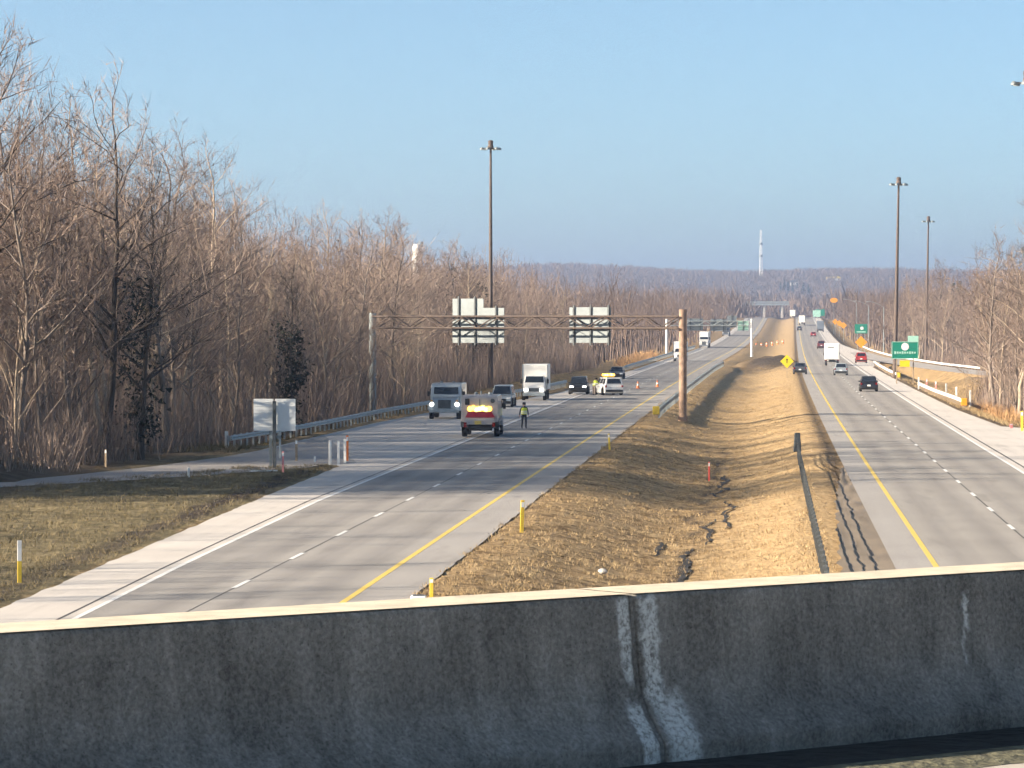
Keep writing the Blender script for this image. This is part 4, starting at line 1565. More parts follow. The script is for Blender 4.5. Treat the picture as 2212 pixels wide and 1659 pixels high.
# ------------------------------------------------------------------ ramp parapet, far things
r_ = thing('ramp_parapet', 'pale concrete parapet of the entrance ramp below the right wood', 'parapet', RP(30.0, 486))
o0 = r_.location.copy()
for a_, c_ in (((29.4, 500), (31.6, 472)), ((32.2, 465), (36.0, 435))):
    A_, C_ = RP(*a_) - o0, RP(*c_) - o0
    m_ = (A_ + C_) / 2
    MB().box((m_.x, m_.y, 0.45), ((C_ - A_).length, 0.3, 1.3), math.atan2((C_ - A_).y, (C_ - A_).x)).build('wall_section', M['shoulder'], r_, bevel=0.02)
for a_ in ((30.4, 486), (34.4, 448)):
    A_ = RP(*a_) - o0
    MB().box((A_.x, A_.y, -0.6), (0.35, 0.5, 1.4)).build('pier', M['shoulder'], r_)

# overpass far ahead
r_ = thing('far_overpass', 'small blue-grey overpass crossing the highway far away', 'bridge', Vector(((1650 - CX) * 2250 / FPX, 2250, float(zroad(2250)))))
MB().box((0, 0, 8.2), (30, 10, 1.3)).build('deck', M['steel'], r_)
MB().box((0, -5.1, 9.5), (30, 0.3, 1.0)).build('railing', M['steel'], r_)
for x in (-11, 0, 11):
    MB().box((x, 0, 3.6), (1.2, 8, 7.6)).build('pier', M['shoulder'], r_)
# slender lattice radio mast on the hills
v_ = 4500
u_ = (1643 - CX) * v_ / FPX - float(curve(v_))
r_ = thing('radio_mast', 'slender pale lattice radio mast on the skyline of the far hills', 'radio mast', Vector(((1643 - CX) * v_ / FPX, v_, gz(u_, v_))))
HM = EYE + (HZ - 497) * v_ / FPX - gz(u_, v_)
b = MB()
for k in range(3):
    a_ = 2 * math.pi * k / 3
    b.tube((2.3 * math.cos(a_), 2.3 * math.sin(a_), 0), (1.1 * math.cos(a_), 1.1 * math.sin(a_), HM), 0.28, 0.22, 5)
b.build('leg', M['white'], r_)
b = MB()
for k in range(26):
    z0, z1 = HM * k / 26, HM * (k + 1) / 26
    ra, rb2 = 2.3 - 1.2 * k / 26, 2.3 - 1.2 * (k + 1) / 26
    for q in range(3):
        a0, a1 = 2 * math.pi * q / 3, 2 * math.pi * (q + 1) / 3
        b.tube((ra * math.cos(a0), ra * math.sin(a0), z0), (rb2 * math.cos(a1), rb2 * math.sin(a1), z1), 0.16, n=3, cap=False)
b.build('lattice', M['white'], r_)
for zz_ in (0.45, 0.7):
    MB().lathe((0, 0, HM * zz_), (0, 0, 1), [(0, 2.4), (2.5, 2.4)], 8).build('antenna_ring', M['aluminium'], r_)
# pale tank tower behind the left wood
v_ = 1500
r_ = thing('water_tower', 'pale cylindrical tank tower showing above the left wood skyline', 'water tower', Vector(((901 - CX) * v_ / FPX, v_, 5)))
ht = EYE + (HZ - 522) * v_ / FPX - 5
MB().lathe((0, 0, -1), (0, 0, 1), [(0, 1.9), (ht - 9, 1.75), (ht - 8.5, 2.0), (ht - 1.5, 2.0), (ht - 0.2, 1.3), (ht, 0.4)], 24).build('tank', M['white'], r_, smooth=False)
MB().lathe((0.9, 0, ht - 9), (0, 0, 1), [(0, 0.25), (9.5, 0.2)], 8).build('pipe', M['steel'], r_)
MB().lathe((1.9, -0.6, ht - 2.2), (0, 0, 1), [(0, 0.5), (2.2, 0.5)], 10).build('hatch', M['steel_dark'], r_)
# houses on the far hill
def house(label, px, py, v_, w_, d_, h_, roofm):
    # stand on the hillside where the sight line meets it
    for v_ in range(2700, 5200, 25):
        X_ = (px - CX) * v_ / FPX
        z_ = gz(X_ - float(curve(v_)), v_)
        if HZ - (z_ - EYE) * FPX / v_ < py:
            break
    r = thing('far_house', label, 'house', Vector((X_, v_, z_)))
    MB().box((0, 0, h_ / 2 - 6), (w_, d_, h_ + 12)).build('wall', M['white'], r)
    MB().add([(-w_ / 2 - .4, -d_ / 2 - .4, h_), (w_ / 2 + .4, -d_ / 2 - .4, h_), (w_ / 2 + .4, d_ / 2 + .4, h_), (-w_ / 2 - .4, d_ / 2 + .4, h_), (-w_ / 2, 0, h_ + 2.4), (w_ / 2, 0, h_ + 2.4)],
             [(0, 1, 5, 4), (2, 3, 4, 5), (0, 4, 3), (1, 2, 5), (0, 3, 2, 1)]).build('roof', roofm, r)
    for k in range(3):
        MB().box((-w_ / 3 + k * w_ / 3, -d_ / 2 - 0.03, h_ * 0.5), (1.4, 0.06, 1.5)).build('window', M['glass'], r)


house('long bright cream building on the far hillside', 1800, 606, 3600, 17, 9, 2.2, M['plate'])
house('small pale house low on the far hillside', 1715, 616, 3500, 8, 7, 3.2, M['steel_dark'])
# dark conifers on the far skyline
def conifer(label, px, py, v_, h_, group):
    X_ = (px - CX) * v_ / FPX
    z_ = EYE + (HZ - py) * v_ / FPX
    r = thing('conifer', label, 'tree', Vector((X_, v_, gz(X_ - float(curve(v_)), v_))), rnd.uniform(0, 6), group)
    MB().tube((0, 0, -4), (0, 0, h_ * 0.9), 0.35, 0.05, 6).build('trunk', M['bark_dark'], r)
    b = MB()
    for k in range(170):
        t = rnd.random() ** 0.8
        a_ = rnd.uniform(0, 6.28)
        R_ = h_ * 0.30 * (1 - t) + 0.5
        z0 = h_ * (0.08 + 0.9 * t)
        c_ = Vector((math.cos(a_), math.sin(a_), 0))
        s_ = Vector((-c_.y, c_.x, 0)) * 0.7
        b.add([tuple(c_ * 0.1 + s_ + Vector((0, 0, z0))), tuple(c_ * 0.1 - s_ + Vector((0, 0, z0))), tuple(c_ * R_ + Vector((0, 0, z0 - R_ * 0.35)))], [(0, 1, 2)])
    b.build('crown', M['conifer'], r)


for k, (px, h_) in enumerate(((1686, 13), (1694, 17), (1702, 15), (1712, 12), (1722, 11), (1735, 12), (1746, 10))):
    conifer('dark green conifer in the clump on the far skyline', px, 594, 4000, h_, 'conifers on the far skyline')
for px, v_, h_ in ((2058, 900, 15.5), (2072, 880, 16)):
    conifer('dark conifer top poking above the right wood', px, HZ + (EYE - 1) * FPX / v_, v_, h_ * 1.05, 'conifers in the right wood')

# ------------------------------------------------------------------ vehicles (local +y is the vehicle's front)
def wheels(root, xs, ys, r, w, rimm=None):
    """xs: half track; ys: axle positions"""
    ty = MB().lathe((-w / 2, 0, 0), (1, 0, 0), [(0, r * 0.62), (0.0, r * 0.93), (w * 0.14, r), (w * 0.86, r), (w, r * 0.93), (w, r * 0.62)], 20).mesh('tyre')
    ty.materials.append(M['rubber'])
    rm = MB().lathe((-w * 0.46, 0, 0), (1, 0, 0), [(0, r * 0.60), (w * 0.1, r * 0.5), (w * 0.82, r * 0.5), (w * 0.92, r * 0.60)], 16)
    for k in range(5):
        a_ = 2 * math.pi * k / 5
        rm.box((w * 0.45, r * 0.3 * math.cos(a_), r * 0.3 * math.sin(a_)), (0.03, r * 0.16, r * 0.16))
    rme = rm.mesh('rim')
    rme.materials.append(rimm or M['rim'])
    for y in ys:
        for s_ in (-1, 1):
            o = link('wheel', ty, root)
            o.location = (s_ * xs, y, r)
            o.rotation_euler = (0, 0, 0 if s_ > 0 else math.pi)
            link('rim', rme, o)


def car(label, loc, fwd, L, Wd, H, col, kind='suv', lights=False, cat='car', name='car', detail=True, amber=False):
    """fwd: heading angle of the front, 0 = +Y (away from camera)"""
    root = thing(name, label, cat, loc, fwd)
    pm = col
    hw = Wd / 2
    r = 0.34 if kind in ('sedan',) else 0.38
    belt = {'sedan': 0.62, 'suv': 0.60, 'van': 0.56, 'pickup': 0.60}[kind] * H
    gc = 0.20
    nose, tail = L / 2, -L / 2
    hood = belt * 0.97
    # lower body with tumblehome
    pts = [(tail, gc + 0.12, hw * 0.93), (tail + 0.04, belt * 0.8, hw * 0.96), (tail + 0.10, belt, hw * 0.93),
           (nose - L * 0.24, belt, hw * 0.95), (nose - 0.16, hood * 0.86, hw * 0.88), (nose - 0.02, hood * 0.68, hw * 0.86),
           (nose, gc + 0.16, hw * 0.86), (nose - 0.12, gc, hw * 0.86), (tail + 0.2, gc, hw * 0.9)]
    b = MB()
    # inner widths give the sides a slight crown
    b.prof(pts)
    body = b.build('body', pm, root, bevel=0.05)
    if kind == 'sedan':
        g0, g1, t0, t1 = nose - L * 0.26, tail + L * 0.12, nose - L * 0.42, tail + L * 0.27
    elif kind == 'suv':
        g0, g1, t0, t1 = nose - L * 0.25, tail + 0.06, nose - L * 0.39, tail + 0.30
    elif kind == 'van':
        g0, g1, t0, t1 = nose - L * 0.17, tail + 0.05, nose - L * 0.36, tail + 0.22
    else:
        g0, g1, t0, t1 = nose - L * 0.25, tail + L * 0.36, nose - L * 0.36, tail + L * 0.39
    bw, tw = hw * 0.90, hw * 0.72
    bz, tz = belt - 0.03, H
    lo_ = [(-bw, g1, bz), (bw, g1, bz), (bw, g0, bz), (-bw, g0, bz)]
    up = [(-tw, t1, tz - 0.03), (tw, t1, tz - 0.03), (tw, t0, tz - 0.04), (-tw, t0, tz - 0.04)]
    cm_ = MB().add(lo_ + up, [(3, 2, 1, 0), (4, 5, 6, 7), (0, 1, 5, 4), (1, 2, 6, 5), (2, 3, 7, 6), (3, 0, 4, 7)])
    cab = cm_.build('cabin', pm, root, bevel=0.06)
    MB().pane([lo_[2], lo_[3], up[3], up[2]], 0.06, 0.10).build('windscreen', M['glass'], root)
    MB().pane([lo_[0], lo_[1], up[1], up[0]], 0.09, 0.16).build('rear_window', M['glass'], root)
    for A_, C_ in ((1, 2), (3, 0)):
        q = [Vector(lo_[A_]), Vector(lo_[C_]), Vector(up[C_]), Vector(up[A_])]
        n = 3 if kind in ('suv', 'van') else 2
        for k in range(n):
            a0, a1 = k / n, (k + 1) / n
            MB().pane([q[0].lerp(q[1], a0), q[0].lerp(q[1], a1), q[3].lerp(q[2], a1), q[3].lerp(q[2], a0)], 0.07, 0.14).build('side_window', M['glass'], root)
    if kind == 'pickup':
        MB().box((0, tail + L * 0.19, belt - 0.02), (Wd * 0.74, L * 0.32, 0.05)).build('load_bed', M['black'], root)
    # fittings
    for s_ in (-1, 1):
        MB().box((s_ * hw * 0.66, nose - 0.045, hood * 0.74), (hw * 0.38, 0.10, 0.15)).build('headlight', M['head_on'] if lights else M['head_off'], root, bevel=0.02)
        MB().box((s_ * hw * 0.82, tail + 0.03, belt * 0.84), (hw * 0.18, 0.09, 0.20)).build('tail_light', M['tail'], root, bevel=0.02)
        MB().box((s_ * (hw * 0.98), g0 - 0.25, belt + 0.06), (0.2, 0.12, 0.14)).build('mirror', pm, root, bevel=0.03)
    MB().box((0, nose - 0.0, hood * 0.60), (Wd * 0.42, 0.05, 0.20)).build('grille', M['black'], root)
    MB().box((0, nose - 0.01, gc + 0.20), (Wd * 0.84, 0.14, 0.20)).build('bumper', M['black'], root, bevel=0.03)
    MB().box((0, tail + 0.0, gc + 0.24), (Wd * 0.86, 0.14, 0.22)).build('bumper', M['black'], root, bevel=0.03)
    MB().box((0, tail - 0.005, belt * 0.66), (0.33, 0.03, 0.17)).build('number_plate', M['sign_white'], root)
    wheels(root, hw - 0.11, (nose - L * 0.19, tail + L * 0.19), r, 0.24)
    return root


def box_truck(label, loc, fwd, colm, boxm, Lb=5.2, Wb=2.35, Hb=3.25, lights=True, name='box_truck', cabw=2.05, text=False):
    root = thing(name, label, 'truck', loc, fwd)
    zf = 0.95
    yb0 = -Lb / 2 - 0.6
    MB().box((0, yb0 + Lb / 2, (zf + Hb) / 2), (Wb, Lb, Hb - zf)).build('cargo_box', boxm, root, bevel=0.04)
    for s_ in (-1, 1):
        MB().box((s_ * (Wb / 2 - 0.03), yb0 + Lb + 0.012, (zf + Hb) / 2), (0.09, 0.03, Hb - zf - 0.02)).build('corner_trim', M['chrome'], root)
    MB().box((0, yb0 - 0.012, (zf + Hb) / 2), (Wb - 0.24, 0.03, Hb - zf - 0.22)).build('rear_door', boxm, root)
    MB().box((0, yb0 + Lb / 2 + 0.8, 0.72), (0.9, Lb + 2.2, 0.3)).build('frame', M['black'], root)
    y1 = yb0 + Lb
    hw = cabw / 2
    # cab and hood as one side profile
    MB().prof([(y1 + 0.08, 0.5, hw), (y1 + 0.08, 2.25, hw * 0.86), (y1 + 0.95, 2.25, hw * 0.84), (y1 + 1.45, 1.55, hw * 0.95), (y1 + 2.25, 1.32, hw * 0.90), (y1 + 2.42, 1.1, hw * 0.88), (y1 + 2.42, 0.55, hw * 0.9), (y1 + 1.9, 0.42, hw * 0.95)]).build('cab', colm, root, bevel=0.06)
    MB().pane([(hw * 0.93, y1 + 1.43, 1.56), (-hw * 0.93, y1 + 1.43, 1.56), (-hw * 0.83, y1 + 0.96, 2.23), (hw * 0.83, y1 + 0.96, 2.23)], 0.04, 0.08, 0.02).build('windscreen', M['glass'], root)
    for s_ in (-1, 1):
        q = [(s_ * hw * 0.96, y1 + 1.3, 1.52), (s_ * hw * 0.94, y1 + 0.3, 1.52), (s_ * hw * 0.87, y1 + 0.3, 2.15), (s_ * hw * 0.86, y1 + 0.92, 2.15)]
        if s_ > 0:
            q = [q[1], q[0], q[3], q[2]]
            q = [q[1], q[0], q[3], q[2]][::-1]
        MB().pane(q, 0.06, 0.08, 0.03).build('side_window', M['glass'], root)
        MB().box((s_ * hw * 0.70, y1 + 2.43, 0.98), (0.36, 0.07, 0.26)).build('headlight', M['head_on'] if lights else M['head_off'], root, bevel=0.02)
        MB().box((s_ * (hw + 0.18), y1 + 1.25, 1.75), (0.20, 0.10, 0.42)).build('mirror', M['black'], root, bevel=0.03)
        MB().box((s_ * Wb * 0.42, yb0 - 0.03, 0.86), (0.22, 0.05, 0.12)).build('tail_light', M['tail'], root)
    MB().box((0, y1 + 2.44, 0.98), (hw * 0.95, 0.05, 0.32)).build('grille', M['steel_dark'], root)
    MB().box((0, y1 + 2.5, 0.56), (cabw * 0.98, 0.16, 0.26)).build('bumper', M['steel'], root, bevel=0.03)
    MB().box((0, yb0 - 0.06, 0.62), (Wb * 0.9, 0.12, 0.14)).build('bumper', M['steel_dark'], root)
    wheels(root, Wb / 2 - 0.22, (y1 + 1.75, yb0 + 1.2), 0.42, 0.30)
    if text:
        for k in range(6):
            MB().box((-0.62 + 0.17 * k, yb0 - 0.034, 2.86 + (0.03 if k % 2 else 0)), (0.11, 0.012, 0.16)).build('legend_bar', M['steel_dark'], root)
    return root


def semi(label, loc, fwd, colm, trailm, name='semi_truck', lights=False):
    root = thing(name, label, 'truck', loc, fwd)
    hw = 1.2
    MB().box((0, -8.5, 2.55), (2.5, 14.0, 2.85)).build('trailer', trailm, root, bevel=0.05)
    MB().prof([(-1.0, 0.6, hw), (-1.0, 3.55, hw * 0.88), (0.2, 3.7, hw * 0.85), (1.1, 2.75, hw * 0.9), (1.35, 1.95, hw * 0.98), (2.9, 1.7, hw * 0.85), (3.1, 1.4, hw * 0.83), (3.1, 0.5, hw * 0.9), (2.4, 0.4, hw)]).build('cab', colm, root, bevel=0.06)
    MB().pane([(hw * 0.92, 1.33, 2.02), (-hw * 0.92, 1.33, 2.02), (-hw * 0.86, 1.10, 2.72), (hw * 0.86, 1.10, 2.72)], 0.03, 0.05, 0.03).build('windscreen', M['glass'], root)
    MB().box((0, 3.12, 1.15), (1.0, 0.06, 0.9)).build('grille', M['steel_dark'], root)
    MB().box((0, 3.2, 0.55), (2.3, 0.2, 0.36)).build('bumper', M['chrome'], root, bevel=0.03)
    for s_ in (-1, 1):
        MB().box((s_ * 0.9, 3.08, 1.05), (0.36, 0.12, 0.3)).build('headlight', M['head_on'] if lights else M['head_off'], root, bevel=0.03)
        MB().box((s_ * 1.42, 1.3, 2.3), (0.2, 0.12, 0.7)).build('mirror', M['black'], root)
        MB().tube((s_ * 1.12, -0.85, 0.8), (s_ * 1.12, -0.85, 3.9), 0.08).build('exhaust_stack', M['chrome'], root)
        MB().box((s_ * 0.95, -15.55, 1.0), (0.3, 0.06, 0.14)).build('tail_light', M['tail'], root)
    MB().box((0, -8, 0.95), (1.0, 14.0, 0.3)).build('frame', M['black'], root)
    wheels(root, 1.05, (2.2, -2.6, -3.9, -13.0, -14.3), 0.5, 0.32)
    return root


def armoured(label, loc, fwd, pm, front_to_camera, name='armoured_truck'):
    """boxy cash-transport style truck; local +y is its front"""
    root = thing(name, label, 'truck', loc, fwd)
    hw = 1.18
    # upper box with chamfered shoulders
    MB().prof([(-2.9, 0.95, hw), (-2.9, 2.50, hw * 0.99), (-2.8, 2.62, hw * 0.95), (1.2, 2.62, hw * 0.95), (1.5, 2.5, hw * 0.96), (1.75, 1.72, hw), (1.75, 0.95, hw)]).build('body', pm, root, bevel=0.05)
    MB().prof([(1.70, 0.62, hw * 0.88), (1.70, 1.68, hw * 0.86), (3.05, 1.52, hw * 0.78), (3.15, 1.3, hw * 0.76), (3.15, 0.62, hw * 0.80)]).build('hood', pm, root, bevel=0.06)
    for s_ in (-1, 1):
        MB().prof([(1.8, 0.62, 0.20), (1.95, 1.12, 0.20), (2.6, 1.22, 0.19), (3.1, 1.05, 0.18), (3.16, 0.62, 0.18)]).build('fender', pm, root, bevel=0.05).location = (s_ * hw * 0.86, 0, 0)
        MB().lathe((s_ * hw * 0.80, 3.10, 1.10), (0, 1, 0), [(0, 0.16), (0.10, 0.16), (0.13, 0.10)], 14).build('headlight', M['head_on'], root)
        MB().box((s_ * hw * 0.80, 3.16, 1.36), (0.16, 0.06, 0.09)).build('turn_signal', M['sign_orange'], root)
        MB().box((s_ * (hw + 0.14), 1.6, 1.85), (0.18, 0.1, 0.36)).build('mirror', M['black'], root)
        MB().pane([(s_ * hw, 1.4 if s_ > 0 else 0.5, 1.75), (s_ * hw, 0.5 if s_ > 0 else 1.4, 1.75), (s_ * hw * 0.99, 0.5 if s_ > 0 else 1.4, 2.25), (s_ * hw * 0.99, 1.4 if s_ > 0 else 0.5, 2.25)], 0.05, 0.05, -0.02 if s_ > 0 else 0.02, 0.05).build('side_window', M['glass'], root)
        MB().lathe((s_ * 0.45, 0.6, 2.60), (0, 0, 1), [(0, 0.12), (0.14, 0.10), (0.18, 0.04)], 10).build('roof_lamp', M['aluminium'], root)
    MB().pane([(hw * 0.86, 1.765, 1.80), (-hw * 0.86, 1.765, 1.80), (-hw * 0.84, 1.56, 2.38), (hw * 0.84, 1.56, 2.38)], 0.05, 0.08, 0.03).build('windscreen', M['glass'], root)
    MB().box((0, 3.16, 1.12), (0.95, 0.07, 0.62)).build('grille', M['steel_dark'], root, bevel=0.02)
    MB().box((0, 3.26, 0.62), (2.2, 0.22, 0.26)).build('bumper', M['steel'], root, bevel=0.03)
    MB().box((0, -0.3, 0.72), (1.7, 5.4, 0.3)).build('frame', M['black'], root)
    wheels(root, 1.02, (2.35, -1.75), 0.47, 0.32)
    # rear face
    MB().lathe((0.82, -2.89, 2.28), (0, -1, 0), [(0, 0.14), (0.03, 0.14), (0.035, 0.09)], 16).build('gun_port', M['steel_dark'], root)
    MB().box((-0.78, -2.91, 2.22), (0.28, 0.04, 0.40)).build('rear_window', M['glass'], root, bevel=0.02)
    MB().box((0, -2.905, 1.62), (0.03, 0.03, 1.6)).build('door_seam', M['steel_dark'], root)
    return root


def on_road(u, v):
    return RP(u, v)


IN = math.pi      # inbound traffic drives towards the camera


def inb(px, py):
    p = W(px, py)
    return p, math.pi - heading(p.y)


P_grey = paint('pale_warm_grey_paint', (0.42, 0.385, 0.375), 0.45)
P_silver = paint('silver_paint', (0.40, 0.44, 0.46), 0.3, 0.4)
P_white = paint('white_vehicle_paint', (0.80, 0.79, 0.76))
P_black = paint('black_vehicle_paint', (0.014, 0.015, 0.018))
P_dgrey = paint('dark_grey_vehicle_paint', (0.07, 0.075, 0.085))
P_red = paint('red_vehicle_paint', (0.38, 0.035, 0.03))
P_maroon = paint('maroon_vehicle_paint', (0.16, 0.04, 0.04))
P_blue = paint('blue_grey_vehicle_paint', (0.16, 0.19, 0.23))
P_box = mat('white_cargo_panel', (0.82, 0.81, 0.77), 0.5, var=0.04, scale=2)

# the truck with the lit lamps, seen from behind
p = W(1042, 941)
t1 = armoured('grey armoured truck seen from behind with glowing amber lamps over a dark red band', p, -heading(p.y) + 0.02, P_grey, False)
for k in range(7):
    x = -0.72 + 0.20 * k + 0.12
    m_ = M['amber_hot'] if k in (2, 3, 4, 5) else M['amber_on']
    MB().lathe((x, -2.90, 1.78 + 0.05 * math.sin(k * 2.1)), (0, -1, 0), [(0, 0.15), (0.06, 0.15), (0.10, 0.08)], 12).build('amber_lamp', m_, t1)
MB().add([(-0.74, -2.91, 1.60), (0.74, -2.91, 1.60), (0.98, -2.91, 1.24), (-0.90, -2.91, 1.24), (-0.74, -2.97, 1.60), (0.74, -2.97, 1.60), (0.98, -2.97, 1.24), (-0.90, -2.97, 1.24)],
         [(0, 1, 2, 3), (7, 6, 5, 4), (0, 4, 5, 1), (1, 5, 6, 2), (2, 6, 7, 3), (3, 7, 4, 0)]).build('red_light_band', M['red_on'], t1)
MB().box((0, -3.0, 0.98), (1.95, 0.22, 0.40)).build('rear_step', P_grey, t1, bevel=0.04)
MB().box((-0.1, -3.13, 0.92), (0.42, 0.03, 0.22)).build('number_plate', M['plate'], t1)
MB().box((0.05, -3.02, 0.58), (1.5, 0.24, 0.34)).build('hitch', M['black'], t1, bevel=0.04)
for s_ in (-1, 1):
    MB().box((s_ * 0.9, -3.12, 0.78), (0.18, 0.04, 0.3)).build('tail_light', M['tail'], t1)
    MB().lathe((s_ * 1.16, -1.75, 0.47), (s_, 0, 0), [(0, 0.16), (0.06, 0.13), (0.08, 0.04)], 12).build('hub_cap', M['chrome'], t1)
    MB().box((s_ * 1.04, -2.72, 0.85), (0.34, 0.25, 0.45)).build('mud_guard', M['steel_dark'], t1)
MB().tube((-0.1, 0.3, 2.6), (-0.1, 0.3, 2.84), 0.05).build('roof_vent', M['aluminium'], t1)

p, a_ = inb(968, 903)
armoured('grey armoured truck facing the camera with slit windscreen and lit headlights', p, a_, P_silver, True)
p, a_ = inb(1087, 878)
car('silver van facing the camera between the armoured trucks and the box truck', p, a_, 4.9, 1.95, 1.85, P_silver, 'van', cat='van', name='van')
p, a_ = inb(1158, 863)
box_truck('white box truck facing the camera with lit headlights on the inbound road', p, a_ + 0.02, P_white, P_box)
p, a_ = inb(1251, 851)
car('black off-road car facing the camera left of the police car', p, a_, 4.4, 1.9, 1.75, P_black, 'suv', lights=True)
# police car, seen from behind at an angle
p = W(1314, 853)
pc = car('white police car with amber and red roof lights lit', p, -heading(360) + 0.28, 5.0, 2.0, 1.75, P_white, 'suv', name='police_car')
MB().box((0, 0.0, 1.79), (1.25, 0.36, 0.10)).build('light_bar', M['black'], pc, bevel=0.02)
for k in range(6):
    MB().lathe((-0.52 + 0.21 * k, -0.05, 1.86), (0, 0, 1), [(0, 0.11), (0.12, 0.11), (0.20, 0.05)], 10).build('roof_lamp', M['amber_hot'] if k in (1, 2, 4) else M['amber_on'], pc)
MB().box((0, -1.75, 1.52), (1.2, 0.10, 0.12)).build('rear_warning_bar', M['red_on'], pc)
p = W(1333, 818)
car('dark car mostly hidden behind the police car', p, math.pi - heading(458), 4.6, 1.85, 1.5, P_dgrey, 'sedan')
p, a_ = inb(1470, 780)
box_truck('white truck half hidden behind the rust-brown gantry column', p, a_, P_white, P_box, lights=True, Hb=3.4)
p = RP(-14.6, 915)
semi('white semi truck approaching beyond the second gantry column', Vector(((1521 - CX) * 915 / FPX, 915, p.z)), math.pi - heading(915), P_white, P_box)
semi('dark semi truck far down the inbound road under the second gantry', Vector(((1568 - CX) * 1220 / FPX, 1220, float(zroad(1220)))), math.pi - heading(1220), P_dgrey, M['steel_dark'])


def outb(px, v):
    return Vector(((px - CX) * v / FPX, v, float(zroad(v)))), -heading(v)


p, a_ = outb(1728, 492)
car('dark grey car on the inner shoulder beside the yellow diamond sign', p, a_, 4.7, 1.85, 1.55, P_dgrey, 'sedan')
p, a_ = outb(1816, 483)
car('silver car on the outbound road between the black car and the white truck', p, a_, 4.5, 1.85, 1.62, P_silver, 'suv')
p, a_ = outb(1876, 376)
car('black car nearest on the outbound road', p, a_, 4.4, 1.85, 1.6, P_black, 'suv')
p, a_ = outb(1797, 583)
box_truck('white box truck driving away on the outbound road with dark lettering', p, a_, P_white, P_box, Lb=6.0, Wb=2.3, Hb=3.5, lights=False, text=True)
p, a_ = outb(1774, 893)
car('maroon pickup driving away ahead of the white box truck', p, a_, 5.6, 2.0, 1.95, P_maroon, 'pickup', name='pickup')
p, a_ = outb(1757, 1200)
car('red car far ahead on the outbound road', p, a_, 4.6, 1.9, 1.6, P_red, 'suv')
p, a_ = outb(1772, 1330)
box_truck('blue-grey truck far ahead at the outbound edge', p, a_, P_blue, P_blue, Lb=7, Wb=2.5, Hb=4.0, lights=False)
p, a_ = outb(1732, 1525)
semi('white semi truck far ahead, nearer of the two', p, a_, P_white, P_box)
p, a_ = outb(1712, 1740)
semi('white semi truck at the far end of the outbound road', p, a_, P_white, P_box)
p, a_ = outb(1727, 1365)
car('small dark car far ahead behind the white semi trucks', p, a_, 4.7, 1.9, 1.7, P_dgrey, 'suv')
p, a_ = outb(1860, 613)
car('red car stopped on the outbound shoulder in front of the orange sign', p, a_, 4.7, 1.95, 1.8, P_red, 'suv')
# orange barrels across the median far ahead
for k in range(7):
    v_ = 1010 + 4 * k
    q = Vector(((1622 + 11.5 * k - CX) * v_ / FPX, v_, gz(-4 + k, v_)))
    r_ = thing('traffic_barrel', 'orange barrel in the row across the median far ahead', 'barrel', q, 0, 'barrels across the median')
    MB().lathe((0, 0, 0), (0, 0, 1), [(0, 0.33), (0.1, 0.30), (1.0, 0.24), (1.05, 0.12)], 12).build('drum', M['orange'], r_)
    MB().lathe((0, 0, 0.62), (0, 0, 1), [(0, 0.28), (0.14, 0.268)], 12).build('reflective_band', M['sign_white'], r_)

